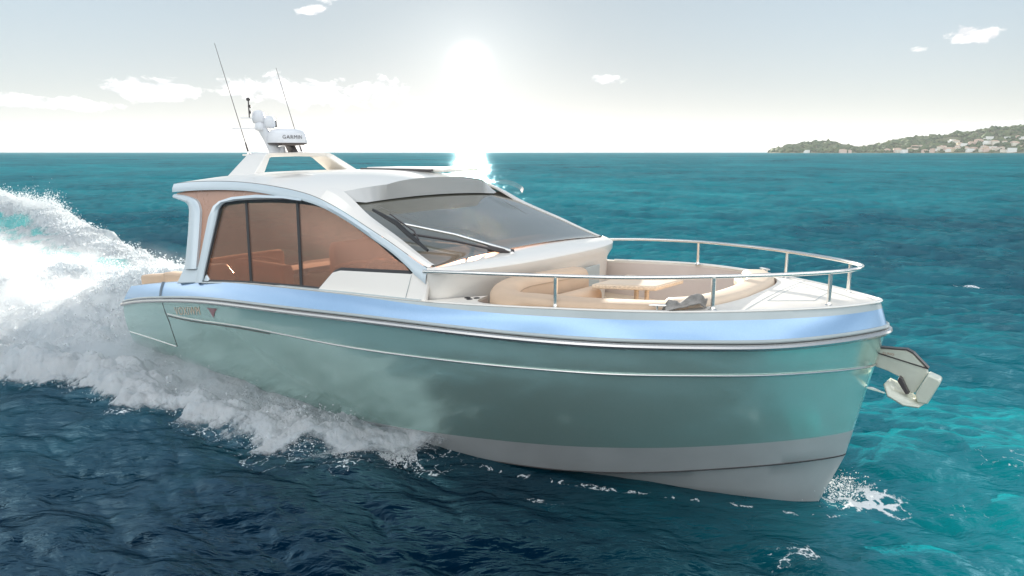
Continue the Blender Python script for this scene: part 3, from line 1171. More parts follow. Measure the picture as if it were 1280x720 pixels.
# vertical joint in the band near the stern
i0 = int(np.argmin([abs(p[0] + 7.55) for p in rA]))
MB().tube([(-7.55 + .1 * f, np.interp(f, [0, 1], [-(float(b_deck(-7.55)) + .004), -(float(b_rub(2.74 + 7.45)) + .004)]) - .010 * math.sin(math.pi * f), np.interp(f, [0, 1], [float(z_deck(-7.55)) + .01, float(z_rub(-7.45)) + .05]) + .008 * math.sin(math.pi * f)) for f in np.linspace(0, 1, 8)], .028, 8, True, .3).build('joint_strip', M['seamd'], Y)

# ---------------------------------------------------------------- deck with its sunken bow lounge
def well(u):
    """outline of the lounge well, u from 0 (starboard aft) to 1 (port aft)"""
    return WELL[int(round(u * (len(WELL) - 1)))]


half = curve([(-1.14, -1.50), (-1.02, -1.83), (-.62, -1.90), (0, -1.77), (.66, -1.52), (1.1, -1.27), (1.33, -.98), (1.47, -.5), (1.50, 0)], 12)
phalf = curve([(1.50, 0), (1.47, .5), (1.33, 1.0), (1.1, 1.32), (.66, 1.58), (0, 1.80), (-.55, 1.90), (-1.05, 1.95), (-1.60, 1.97)], 12)
WELL = [(p[0], p[1]) for p in half] + [(p[0], min(p[1], float(b_deck(p[0])) - .07)) for p in phalf[1:]]
nw = len(WELL)
outer = []
for i in range(nw):
    u = i / (nw - 1)
    v = abs(2 * u - 1)                                  # 1 aft, 0 at the bow
    X = -1.75 + (2.655 + 1.75) * (1 - v**2.3) if v > 0 else 2.655
    b = float(b_deck(X)) - .012
    outer.append((X, (-b if u < .5 else b), float(z_deck(X)) + .004))
outer[nw // 2] = (2.645, 0, float(z_deck(2.6)) + .004)
def dz(x, y):
    b = max(float(b_deck(min(x, 2.6))), .2)
    return float(z_deck(min(x, 2.6))) + .004 + .03 * (1 - (y / b)**2)
deck_rows = [outer]
for k in range(1, 9):
    a = k / 8
    r = []
    for i in range(nw):
        x, y = outer[i][0] * (1 - a) + WELL[i][0] * a, outer[i][1] * (1 - a) + WELL[i][1] * a
        r.append((x, y, dz(x, y)))
    deck_rows.append(r)
deck_rows.append([(x, y, dz(x, y) - .04) for x, y in WELL])
MB().grid(deck_rows).build('foredeck', M['deck'], Y, angle=40)
# raised white coaming on the edge of the deck
edge = [(x, -float(b_deck(x)) + .02 if x < 2.6 else y, float(z_deck(min(x, 2.64))) + .008) for x, y, z in rA if x > -1.62]
edge[-1] = (2.63, 0, edge[-1][2])
MB().tube(both(edge), .022, 8, True, .6).build('toe_rail', M['white'], Y)
WZ = 1.50
wl = MB().grid([[(x, y, dz(x, y) - .03) for x, y in WELL], [(x * .995, y * .985, 1.8) for x, y in WELL], [(x * .99, y * .97, WZ) for x, y in WELL]])
wl.build('well_wall', M['wellw'], Y, angle=50)
MB().raw([(x * .99, y * .97, WZ) for x, y in WELL], [tuple(range(nw))]).build('well_floor', M['wood'], Y, smooth=False)
# side decks and aft deck (one sheet under the house)
ad = []
for x in np.linspace(-8.85, -1.7, 30):
    b = float(b_deck(x)) - .012
    ad.append([(x, q * b, float(z_deck(x)) + (.003 if abs(q) > .9 else -.05)) for q in (-1, -.93, -.9, 0, .9, .93, 1)])
ad2 = [[r[0], r[1], r[2]] for r in ad], [[r[4], r[5], r[6]] for r in ad]
aft = MB().grid(ad2[0]).grid(ad2[1])
aft.grid([r for r in ad if r[0][0] < -6.2])
aft.build('side_deck', M['deck'], Y, angle=40)

# ---------------------------------------------------------------- deckhouse
B0, KK = 2.04, .25
def side(X, Z, off=0.0, s=-1):
    return (X, s * (B0 - KK * (Z - 1.9) + off), Z)


BT = [(-7.45, 3.15), (-7.14, 3.18), (-6.57, 3.21), (-5.92, 3.225), (-5.17, 3.21), (-4.36, 3.15), (-3.92, 3.09), (-3.4, 2.96), (-2.91, 2.80), (-2.59, 2.69), (-2.3, 2.59), (-2.01, 2.48), (-1.66, 2.355)]
BB = [(-7.46, 3.02), (-7.1, 3.045), (-6.71, 3.07), (-5.88, 3.10), (-5.33, 3.10), (-4.66, 3.06), (-4.37, 3.04), (-3.9, 2.99), (-3.38, 2.87), (-2.89, 2.71), (-2.58, 2.595), (-2.27, 2.48), (-1.90, 2.30)]
zt = spline(*zip(*BT))
zb = spline(*zip(*BB))
zc = spline([-7.5, -7.1, -6.3, -5, -4, -3.2], [3.20, 3.27, 3.34, 3.375, 3.355, 3.29])
def bb(Z):
    return B0 - KK * (Z - 1.9)


def front(q):      # forward edge of the roof for a fraction q of the half breadth
    return -3.25 if q <= .57 else -3.25 - .37 * (q - .57) / .30 if q < .87 else -3.62


QS = [-1, -.985, -.95, -.87, -.75, -.57, -.4, -.2, 0, .2, .4, .57, .75, .87, .95, .985, 1]
roof = MB()
top = []
for i, a in enumerate(np.linspace(0, 1, 34)):
    row = []
    for q in QS:
        q_ = abs(q)
        xe = front(q_)
        X = -7.45 + .10 * q_**4 + (xe + 7.45 - .10 * q_**4) * a
        Ze = float(zt(X))
        row.append((X, q * bb(Ze), Ze + (float(zc(X)) - Ze) * (1 - q_**3)))
    top.append(row)
bott = []
for row in top:
    r = []
    for q, (x, y, z) in zip(QS, row):
        zz = float(zb(x))
        r.append((x, q * bb(zz) * (1 if abs(q) == 1 else .99), zz + .05 * (1 - abs(q)**6) if abs(q) < 1 else zz))
    bott.append(r)
roof.grid(top)
roof.grid([top[0], bott[0]])
roof.build('roof', M['white'], Y, angle=32)
MB().grid([[(x, y * .985, z - .004) for x, y, z in r] for r in bott]).build('roof_soffit', M['salmon'], Y)
# windscreen visor: the lip that leans back under the roof's front edge
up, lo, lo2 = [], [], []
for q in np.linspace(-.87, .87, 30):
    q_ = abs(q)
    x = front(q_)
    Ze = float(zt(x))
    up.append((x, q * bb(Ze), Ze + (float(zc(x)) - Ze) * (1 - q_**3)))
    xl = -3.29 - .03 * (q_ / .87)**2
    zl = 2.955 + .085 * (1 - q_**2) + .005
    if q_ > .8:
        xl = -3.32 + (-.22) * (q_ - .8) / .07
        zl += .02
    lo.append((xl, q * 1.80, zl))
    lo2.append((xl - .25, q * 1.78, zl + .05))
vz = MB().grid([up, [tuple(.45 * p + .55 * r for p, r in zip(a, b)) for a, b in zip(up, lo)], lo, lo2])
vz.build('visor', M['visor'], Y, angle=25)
# edge pillars running down from the roof to the foredeck
for s in (1, -1):
    p = MB()
    rws = []
    for x in np.linspace(-3.75, -1.64, 28):
        a = (x + 3.75) / 2.11
        zt_, zb_ = float(zt(x)), float(zb(x)) if x < -1.92 else 2.30 - (x + 1.92) * .45
        w = .27 * (1 - a) + .09 * a
        q_ = 1 - w / bb(zt_)
        hi_ = .09 * float(1 - smooth(-3.6, -2.9, x)) + .022 + .085 * (1 - q_ * q_)
        rws.append([(x, -s * (bb(zt_) - w), zt_ + hi_ - .03), (x, -s * (bb(zt_) - w), zt_ + hi_), (x, -s * (bb(zt_) - w * .45), zt_ + hi_ * .72 + .01), (x, -s * bb(zt_), zt_)])
    p.grid(rws)
    p.build('pillar', M['white'], Y, angle=25)
    # blue-grey side faces of the pillar and roof edge
    e = MB()
    r0, r1 = [], []
    for x in np.linspace(-7.44, -1.66, 60):
        zt_, zb_ = float(zt(x)), float(zb(x)) if x < -1.92 else 2.30 - (x + 1.92) * .45
        r0.append((x, -s * (bb(zt_) + .003), zt_ - .006))
        r1.append((x, -s * (bb(zb_) + .006), zb_ - .004))
    e.grid([r0, [(a[0], (a[1] + b[1]) / 2 - s * .012, (a[2] + b[2]) / 2) for a, b in zip(r0, r1)], r1, [(x, y + s * .05, z + .004) for x, y, z in r1]])
    e.build('roof_edge', M['trim'], Y, angle=30)

# windscreen
ws = []
for x in np.linspace(-3.50, -1.60, 26):
    zt_ = float(zt(x))
    b = bb(zt_) - .03
    ws.append([(x + (.06 * (1 - q * q) if x > -2.6 else 0) * (x + 2.6), q * b, zt_ + .012 + .085 * (1 - q * q)) for q in np.linspace(-1, 1, 21)])
MB().grid(ws).build('windscreen', M['wind_glass'], Y)
def on_ws(x, q, off=.01):
    zt_ = float(zt(x))
    return (x, q * (bb(zt_) - .03), zt_ + .012 + .085 * (1 - q * q) + off)
for q0, q1 in ((.50, .74), (-.50, -.74)):
    MB().tube([on_ws(x, q0 + (q1 - q0) * (-1.62 - x) / 1.8, -.004) for x in np.linspace(-1.62, -3.42, 14)], .012, 6, True, .5).build('windscreen_seam', M['dash'], Y)
# ledge under the windscreen and rounded front of the house
lp = curve([(-1.64, -1.955), (-1.42, -1.84), (-1.22, -1.5), (-1.10, -1.05), (-1.04, -.5), (-1.03, 0), (-1.04, .5), (-1.10, 1.05), (-1.22, 1.5), (-1.42, 1.84), (-1.64, 1.955)], 6)
lg = []
for i, p in enumerate(lp):
    q = p[1] / 1.955
    bx = on_ws(-1.62, q, -.012)
    zl = 2.36 + .015 * (1 - q * q)
    lg.append([bx, (bx[0] * .4 + p[0] * .6, bx[1] * .4 + p[1] * .6, bx[2] * .4 + zl * .6 + .012), (p[0] - .03, p[1] * .99, zl), (p[0], p[1], zl - .03), (p[0] - .01, p[1], zl - .12), (p[0] - .07 - .04 * (1 - q * q), p[1] * .99, 2.12), (p[0] - .09 - .05 * (1 - q * q), p[1] * .985, 1.95 if q < -.8 else 1.5)])
lg = list(map(list, zip(*lg)))
MB().grid(lg[:4]).build('windscreen_ledge', M['white'], Y, angle=40)
MB().grid(lg[3:]).build('house_front', M['white'], Y, angle=60)
MB().prism([(-1.085, .55, 1.75), (-1.10, .95, 1.75), (-1.10, .95, 2.10), (-1.085, .55, 2.10)], (-.03, 0, 0)).build('companionway_panel', M['grey'], Y, bevel=.004)

# sides of the house, starboard and port alike
GL = [(-6.19, 1.75), (-6.03, 2.85), (-5.89, 2.90), (-5.49, 2.945), (-4.86, 2.98), (-4.25, 2.99), (-3.89, 2.975), (-3.64, 2.945), (-3.21, 2.82), (-2.89, 2.70), (-2.57, 2.58), (-2.19, 2.41), (-1.91, 2.28), (-3.16, 2.20), (-3.27, 2.16), (-3.52, 1.92), (-3.88, 1.905), (-5.02, 1.84)]
def cut(poly, x0t, x0b, keep_right):
    """clip a side polygon by the line from (x0t, 2.95) to (x0b, 1.85)"""
    def f(p):
        return (p[0] - (x0b + (x0t - x0b) * (p[1] - 1.85) / 1.1)) * (1 if keep_right else -1)
    out = []
    for i, p in enumerate(poly):
        n = poly[(i + 1) % len(poly)]
        a, b = f(p), f(n)
        if a >= 0:
            out.append(p)
        if a * b < 0:
            t = a / (a - b)
            out.append((p[0] + t * (n[0] - p[0]), p[1] + t * (n[1] - p[1])))
    return out


for s in (-1, 1):
    m1, m2 = (-5.455, -5.025), (-4.255, -3.885)
    for poly in (cut(GL, *m1, False), cut(cut(GL, *m1, True), *m2, False), cut(GL, *m2, True)):
        MB().prism([side(*p, -.045, s) for p in poly], (0, -s * .008, 0)).build('side_window', M['side_glass'], Y, smooth=False)
    for (xt, xb) in (m1, m2):
        w = .028
        MB().prism([side(xb - w, 1.84, -.035, s), side(xb + w, 1.84, -.035, s), side(xt + w, 2.97, -.035, s), side(xt - w, 2.97, -.035, s)], (0, -s * .03, 0)).build('mullion', M['black'], Y, bevel=.006)
    ring = GL
    g = MB()
    cx, cz = -4.3, 2.4
    rows_ = []
    for i, p in enumerate(ring):
        a, b = ring[i - 1], ring[(i + 1) % len(ring)]
        t = np.array([b[0] - a[0], b[1] - a[1]])
        t /= np.linalg.norm(t)
        nrm = np.array([t[1], -t[0]])
        if (p[0] - cx) * nrm[0] + (p[1] - cz) * nrm[1] < 0:
            nrm = -nrm
        rows_.append([side(p[0] - nrm[0] * .02, p[1] - nrm[1] * .02, -.032, s), side(p[0] + nrm[0] * .022, p[1] + nrm[1] * .022, -.018, s), side(p[0] + nrm[0] * .03, p[1] + nrm[1] * .03, -.06, s)])
    rows_.append(rows_[0])
    g.grid(rows_)
    g.build('window_gasket', M['black'], Y, angle=30)
    # silvery outer frame behind and above the windows
    o_ = [(-6.36, 1.70), (-6.27, 2.68), (-6.19, 2.85), (-6.05, 2.93), (-5.75, 3.0), (-5.16, 3.055), (-4.5, 3.06), (-4.1, 3.03)]
    i_ = [(-6.205, 1.72), (-6.06, 2.80), (-6.02, 2.86), (-5.92, 2.912), (-5.60, 2.955), (-5.1, 2.99), (-4.5, 3.012), (-4.1, 3.0)]
    MB().grid([[side(*p, -.05, s) for p in o_], [side(*p, .018, s) for p in o_], [side(p[0] * .4 + q[0] * .6, p[1] * .4 + q[1] * .6, .028, s) for p, q in zip(o_, i_)], [side(*p, .0, s) for p in i_], [side(*p, -.06, s) for p in i_]]).build('window_frame', M['trim'], Y, angle=35)
    # salmon lacquered quarter panel between the frame and the aft pillar
    MB().prism([side(*p, -.05, s) for p in [(-7.40, 3.0), (-7.35, 2.955), (-6.84, 2.93), (-6.63, 2.82), (-6.57, 2.69), (-6.47, 1.93), (-6.32, 1.80), (-6.22, 2.7), (-6.10, 2.88), (-5.75, 2.96), (-5.1, 3.02), (-4.5, 3.02), (-4.4, 3.06), (-5.33, 3.13), (-6.71, 3.10)]], (0, -s * .03, 0)).build('quarter_panel', M['salmon'], Y, smooth=False)
    # aft pillar with a curled head
    po = curve([(-6.76, 1.86), (-6.80, 2.3), (-6.86, 2.65), (-6.90, 2.78), (-7.0, 2.86), (-7.2, 2.90), (-7.40, 2.925)], 5)
    pi_ = curve([(-6.44, 1.90), (-6.49, 2.3), (-6.55, 2.65), (-6.60, 2.80), (-6.75, 2.92), (-7.1, 2.975), (-7.40, 2.985)], 5)
    MB().grid([[side(*p, -.40, s) for p in po], [side(*p, -.01, s) for p in po], [side(p[0] * .7 + q[0] * .3, p[1] * .7 + q[1] * .3, .01, s) for p, q in zip(po, pi_)], [side(p[0] * .25 + q[0] * .75, p[1] * .25 + q[1] * .75, .01, s) for p, q in zip(po, pi_)], [side(*q, -.012, s) for q in pi_], [side(*q, -.10, s) for q in pi_]]).build('aft_pillar', M['trim'], Y, angle=30)
    # coaming block at the foot of the pillar
    MB().raw([side(-6.95, 1.62, -.02, s), side(-6.02, 1.74, -.02, s), side(-6.33, 1.94, -.04, s), side(-6.82, 1.90, -.04, s), side(-6.95, 1.62, -.5, s), side(-6.02, 1.74, -.5, s), side(-6.33, 1.94, -.45, s), side(-6.82, 1.90, -.45, s)], [(0, 1, 2, 3), (4, 7, 6, 5), (0, 4, 5, 1), (1, 5, 6, 2), (2, 6, 7, 3), (3, 7, 4, 0)]).build('coaming_block', M['trim'], Y, bevel=.02)
    # grey panel under the forward window
    pp = [(-3.56, 1.88), (-3.30, 2.145), (-3.16, 2.185), (-1.93, 2.262), (-1.90, 2.28), (-1.66, 2.33), (-1.64, 1.96)]
    MB().prism([side(*p, -.012, s) for p in pp], (0, -s * .05, 0)).build('side_panel', M['white'], Y, bevel=.01)
    MB().tube([side(-1.91, 2.25, -.008, s), side(-1.95, 1.98, -.008, s)], .004, 5).build('panel_seam', M['grey'], Y)
    # sill
    MB().tube([side(x, float(z_deck(x)) + .005 - .02 * (x < -4.5), -.01, s) for x in np.linspace(-6.2, -1.7, 20)], .022, 6, True, .6).build('window_sill', M['grey'], Y)

# interior seen through the glass
MB().box((-6.3, -1.75, 1.20), (-1.75, 1.75, 1.25)).build('cabin_sole', M['floor'], Y, smooth=False)
for s in (-1, 1):
    MB().grid([[(x, s * 1.9, float(z_deck(x)) - .02) for x in np.linspace(-6.3, -1.75, 12)], [(x, s * 1.76, 1.22) for x in np.linspace(-6.3, -1.75, 12)]]).build('cabin_liner', M['leather'], Y)
def sofa_piece(path, w, ztop, zlow, material, name, parent=Y, rad=.06):
    """swept upholstered bolster: rounded section of width w between zlow and ztop along a plan path"""
    P = [np.array(p, float) for p in path]
    n = len(P)
    m = MB()
    rws = []
    for i in range(n):
        t = P[min(i + 1, n - 1)][:2] - P[max(i - 1, 0)][:2]
        t /= np.linalg.norm(t)
        nr = np.array([t[1], -t[0]])
        zt_ = ztop(i / (n - 1)) if callable(ztop) else ztop
        zl_ = zlow(i / (n - 1)) if callable(zlow) else zlow
        e = min(i, n - 1 - i)
        k = 1.0
        h = zt_ - zl_
        r = min(rad, h * .48, w * .48)
        sec = []
        for (cx_, cz_, a0) in ((w / 2 - r, zt_ - r, 0), (-w / 2 + r, zt_ - r, 90), (-w / 2 + r, zl_ + r, 180), (w / 2 - r, zl_ + r, 270)):
            for j in range(5):
                a = R(a0 + 90 * j / 4)
                sec.append((cx_ + r * math.cos(a), cz_ + r * math.sin(a)))
        rws.append((P[i], nr, sec, zt_, zl_, t))
    def ring(q, sc_, push):
        p, nr, sec, zt_, zl_, t = q
        zm = (zt_ + zl_) / 2
        return [(p[0] + nr[0] * u * sc_ + t[0] * push, p[1] + nr[1] * u * sc_ + t[1] * push, zm + (z - zm) * sc_) for u, z in sec]
    out = [ring(rws[0], .55, -.055), ring(rws[0], .85, -.035)] + [ring(q, 1, 0) for q in rws] + [ring(rws[-1], .85, .035), ring(rws[-1], .55, .055)]
    m.grid(out, True, True)
    return m.build(name, material, parent, angle=50)


cs = empty('cabin_sofa', (0, 0, 0)); cs.parent = Y; cs.matrix_parent_inverse = Matrix.Translation(Y.location).inverted()
sofa_piece([(-6.0, .95, 0), (-4.6, .95, 0), (-3.4, .95, 0)], .8, 1.72, 1.25, M['leather'], 'seat', cs)
sofa_piece([(-6.1, 1.45, 0), (-4.6, 1.45, 0), (-3.2, 1.45, 0)], .24, 2.10, 1.3, M['leather'], 'backrest', cs)
MB().tube(curve([(-6.1, 1.33, 2.05), (-5.4, 1.33, 2.09), (-5.0, 1.33, 2.105), (-4.8, 1.33, 2.10)], 8), .022, 6).build('piping', M['piping'], cs)
MB().tube(curve([(-6.15, -1.55, 1.97), (-5.6, -1.55, 2.09), (-5.2, -1.55, 2.11), (-5.0, -1.55, 2.10)], 8), .02, 6).build('piping', M['piping'], cs)
sofa_piece([(-6.1, -1.50, 0), (-5.5, -1.5, 0), (-4.9, -1.5, 0)], .2, 2.03, 1.3, M['leather'], 'backrest', cs)
hs = empty('helm_seat', (0, 0, 0)); hs.parent = Y; hs.matrix_parent_inverse = Matrix.Translation(Y.location).inverted()
sofa_piece([(-3.75, -1.35, 0), (-3.7, -.9, 0), (-3.75, -.3, 0)], .55, 1.95, 1.3, M['leather'], 'seat', hs)
sofa_piece([(-4.0, -1.35, 0), (-4.0, -.3, 0)], .16, 2.42, 1.8, M['leather'], 'backrest', hs)
MB().tube(curve([(-3.9, -1.42, 2.10), (-3.5, -1.42, 2.20), (-3.2, -1.42, 2.24), (-2.75, -1.42, 2.40)], 8), .022, 6).build('piping', M['piping'], hs)
MB().tube(curve([(-3.4, -1.45, 2.12), (-3.1, -1.45, 2.20), (-2.75, -1.45, 2.26)], 8), .018, 6).build('piping', M['piping'], hs)
d_ = MB()
dr = [[(-2.95, y, 1.3), (-2.95, y, 2.20), (-2.75, y, 2.34), (-2.3, y, 2.36), (-1.72, y, 2.33)] for y in np.linspace(-1.75, 1.75, 12)]
d_.grid(dr, False)
d_.build('dashboard', M['dash'], Y, angle=30)
MB().tube([(-3.0 + .03 * math.cos(a), -.75 + .19 * math.cos(a), 2.22 + .19 * math.sin(a)) for a in np.linspace(0, 2 * math.pi, 25)], .016, 6, False).build('steering_wheel', M['black'], Y)

# ---------------------------------------------------------------- bow lounge furniture (built in)
la = empty('lounge_sofa', (0, 0, 0)); la.parent = Y; la.matrix_parent_inverse = Matrix.Translation(Y.location).inverted()
pa = curve([(1.08, -1.13), (.66, -1.37), (.1, -1.61), (-.40, -1.71), (-.72, -1.70), (-.85, -1.42), (-.80, -.9), (-.70, -.25)], 6)
sofa_piece(pa, .33, lambda t: 2.165 + .085 * smooth(.45, .8, t), lambda t: 2.06 - .34 * smooth(.4, .62, t), M['cream'], 'backrest', la, .10)
sofa_piece(curve([(-.52, -1.42), (-.43, -1.0), (-.40, -.38)], 5), .22, 2.06, 1.80, M['cream'], 'back_cushion', la, .09)
sofa_piece([(-.2, -1.40), (-.18, -.8), (-.16, -.25)], .62, 1.90, 1.62, M['creamlt'], 'seat', la, .08)
sofa_piece([(.05, -1.2), (.5, -1.02), (.85, -.85)], .5, 1.90, 1.62, M['creamlt'], 'seat', la, .08)
MB().box((-.45, -1.45, WZ), (.1, -.25, 1.64)).build('base', M['wellw'], la, bevel=.01)
lb = empty('bow_sofa', (0, 0, 0)); lb.parent = Y; lb.matrix_parent_inverse = Matrix.Translation(Y.location).inverted()
pb = curve([(1.00, -1.16), (1.16, -.92), (1.27, -.5), (1.30, 0), (1.27, .5), (1.16, .92), (1.0, 1.2)], 7)
sofa_piece(pb, .33, 2.20, 2.03, M['creamlt'], 'bolster', lb, .085)
sofa_piece([(p[0] - .16, p[1] * .95) for p in pb], .16, 2.12, 1.75, M['cream'], 'backrest', lb, .07)
sofa_piece([(p[0] - .40, p[1] * .80) for p in pb], .45, 1.86, 1.55, M['creamlt'], 'seat', lb, .07)
for root, path, w_, zf, sg in ((la, pa, .33, lambda t: 2.165 + .085 * float(smooth(.45, .8, t)), 1), (lb, pb, .33, lambda t: 2.20, 1)):
    for off, dz_ in ((w_ / 2 + .001, -.085),):
        pts = []
        for i in range(len(path)):
            a_, b_ = path[max(i - 1, 0)], path[min(i + 1, len(path) - 1)]
            t_ = (b_ - a_) / np.linalg.norm(b_ - a_)
            pts.append((path[i][0] + t_[1] * off, path[i][1] - t_[0] * off, zf(i / (len(path) - 1)) + dz_))
        MB().tube(pts, .005, 6).build('seam', M['seam'], root)
ta = empty('lounge_table', (0, 0, 0)); ta.parent = Y; ta.matrix_parent_inverse = Matrix.Translation(Y.location).inverted()
MB().prism([(-.30, -.60, 2.075), (.37, -.28, 2.075), (.42, .36, 2.075), (-.30, .26, 2.075)], (0, 0, .05)).build('tabletop', M['wood'], ta, bevel=.01)
MB().prism([(-.285, -.575, 2.1255), (.355, -.268, 2.1255), (.40, .34, 2.1255), (-.285, .245, 2.1255)], (0, 0, .004)).build('table_inlay', M['creamlt'], ta, smooth=False)
for dx_ in (-.05, .06):
    MB().lathe([(.028, 0), (.028, .575)], (.10 + dx_, -.12 + dx_ * .5, WZ), 12).build('leg', M['wood'], ta)
MB().lathe([(.14, 0), (.13, .02), (.03, .03)], (.10, -.12, WZ), 20).build('foot', M['chrome'], ta)

# deck fittings
for (x, y) in ((-1.27, -1.70), (-1.19, -1.76), (-1.15, -1.68)):
    z = dz(x, y)
    MB().lathe([(.036, .0), (.036, .006), (.026, .009), (.02, .004)], (x, y, z), 16).build('deck_filler', M['black'], Y)
for (x0, y0, x1, y1) in ((.88, -1.48, 1.12, -1.37), (.96, 1.50, 1.12, 1.42)):
    z = float(z_deck(1.0)) + .01
    c = MB()
    for t in (.3, .7):
        px_, py_ = x0 + (x1 - x0) * t, y0 + (y1 - y0) * t
        c.tube([(px_, py_, z), (px_, py_, z + .045)], .012, 8)
    c.tube([(x0, y0, z + .05), (x0 * .8 + x1 * .2, y0 * .8 + y1 * .2, z + .052), (x0 * .2 + x1 * .8, y0 * .2 + y1 * .8, z + .052), (x1, y1, z + .05)], [.008, .014, .014, .008], 8)
    c.build('mooring_cleat', M['chrome'], Y)

# seams of the anchor locker lid and a deck panel
for pts in ([(1.72, -.52), (2.12, -.30), (2.12, .30), (1.72, .52), (1.72, -.52)], [(1.66, -1.02), (1.66, 1.02)]):
    fine = []
    for (xa, ya), (xb, yb) in zip(pts[:-1], pts[1:]):
        fine += [(xa + (xb - xa) * q, ya + (yb - ya) * q) for q in np.linspace(0, 1, 12)]
    MB().tube([(x, y, dz(x, y) + .001) for x, y in fine], .0045, 5, True, .4).build('deck_seam', M['grey'], Y)
# hand rail round the bow
rail = empty('bow_rail', (0, 0, 0)); rail.parent = Y; rail.matrix_parent_inverse = Matrix.Translation(Y.location).inverted()
rh = [(-1.71, -1.95, 2.315), (-.9, -1.93, 2.37), (-.01, -1.79, 2.415), (.75, -1.52, 2.44), (1.39, -1.14, 2.465), (1.92, -.74, 2.485), (2.27, -.40, 2.50), (2.43, -.16, 2.51)]
rp = curve(rh + [(2.455, 0, 2.512)] + [(x, -y, z) for x, y, z in reversed(rh)], 8)
MB().tube(rp, .021, 12).build('hand_rail', M['chrome'], rail)
for (x, y, zt_) in ((-.01, 1.795, 2.40), (1.395, 1.15, 2.455), (2.275, .40, 2.49)):
    for s in (-1, 1):
        z = float(z_deck(x)) + .005
        MB().tube([(x, s * y, z), (x, s * y, zt_)], .020, 10).build('post', M['chrome'], rail)
        MB().lathe([(.045, 0), (.045, .008), (.026, .018), (.021, .04)], (x, s * y, z), 16).build('flange', M['chrome'], rail)

# pantograph wiper parked across the windscreen
wp = empty('wiper', (0, 0, 0)); wp.parent = Y; wp.matrix_parent_inverse = Matrix.Translation(Y.location).inverted()
a0, a1 = (-1.42, -.70, 2.44), (-2.43, -1.62, 2.80)
MB().tube([a0, tuple(.5 * (p + q) + (.03 if k == 2 else 0) for k, (p, q) in enumerate(zip(a0, a1))), a1], [.026, .020, .016], 8).build('arm', M['chrome'], wp)
b0, b1 = (-1.50, -.80, 2.44), (-2.17, -1.70, 2.69)
MB().tube([b0, tuple(.5 * (p + q) + (.02 if k == 2 else 0) for k, (p, q) in enumerate(zip(b0, b1))), b1], .014, 8).build('arm', M['dark'], wp)
MB().tube([(-2.83, -1.67, 2.945), (-2.43, -1.66, 2.80), (-2.17, -1.70, 2.675), (-1.80, -1.78, 2.53)], [.014, .026, .026, .014], 8, True, 1.3).build('blade', M['black'], wp)
MB().tube([(-2.60, -1.60, 2.90), (-2.43, -1.62, 2.83), (-2.15, -1.64, 2.72), (-2.02, -1.70, 2.63)], .010, 8).build('blade_bracket', M['dark'], wp)
MB().tube([(-1.62, -.90, 2.485), (-1.40, -.66, 2.425)], [.04, .034], 10).build('arm_sleeve', M['dark'], wp)
MB().lathe([(.05, -.02), (.05, .03), (.035, .05)], (-1.42, -.68, 2.385), 16).build('pivot', M['chrome'], wp)

# roof: sliding hatch rails, arch with instruments
MB().box((-5.35, .35, 3.352), (-3.75, .41, 3.392)).build('hatch_rail', M['dark'], Y, bevel=.008)
MB().box((-5.3, .44, 3.35), (-3.55, 1.25, 3.405)).build('sunroof_hatch', M['white'], Y, bevel=.02)
ws_ = curve([(-3.60, 1.52, 3.20), (-3.30, 1.68, 3.20), (-3.12, 1.78, 3.13), (-3.05, 1.80, 3.06)], 5)
MB().grid([[(p[0], p[1], p[2]) for p in ws_], [(p[0] - .05, p[1] + .02, p[2] - .07) for p in ws_]]).build('side_deflector', M['clear'], Y)

arch = empty('radar_arch', (0, 0, 0)); arch.parent = Y; arch.matrix_parent_inverse = Matrix.Translation(Y.location).inverted()
def arch_sec(y, z, x0, x1):
    return [(x0, y, z), (x1, y, z)]
AB = [(-1.15, 3.26, -6.85, -6.15), (-.70, 3.60, -6.95, -6.42), (-.62, 3.635, -6.96, -6.44), (0, 3.65, -6.98, -6.45), (.62, 3.635, -6.96, -6.44), (.70, 3.60, -6.95, -6.42), (1.15, 3.26, -6.85, -6.15)]
AI = [(-.93, 3.26, -6.85, -6.15), (-.60, 3.55, -6.95, -6.42), (-.55, 3.57, -6.96, -6.44), (0, 3.58, -6.98, -6.45), (.55, 3.57, -6.96, -6.44), (.60, 3.55, -6.95, -6.42), (.93, 3.26, -6.85, -6.15)]
am = MB()
am.grid([[(o[2], o[0], o[1]), (o[3], o[0], o[1]), (i[3] - .03, i[0], i[1]), (i[2] + .03, i[0], i[1])] for o, i in zip(AB, AI)], True, True)
am.build('arch_frame', M['white'], arch, angle=25, bevel=.015)
# radome
rc = (-6.55, -.17, 3.80)
rd = empty('radome', (0, 0, 0)); rd.parent = arch
MB().lathe([(.02, .23), (.18, .225), (.27, .20), (.315, .15), (.33, .02), (.325, 0)], rc, 36).build('radome_cover', M['radar'], rd, angle=60)
MB().lathe([(.325, 0), (.322, -.012), (.30, -.035), (.12, -.045)], rc, 36).build('radome_base', M['dark'], rd, angle=60)
MB().prism([(-6.62, -.12, 3.64), (-6.46, -.12, 3.64), (-6.50, -.16, 3.77), (-6.66, -.16, 3.77)], (0, .10, 0)).build('radome_bracket', M['dark'], rd, bevel=.01)
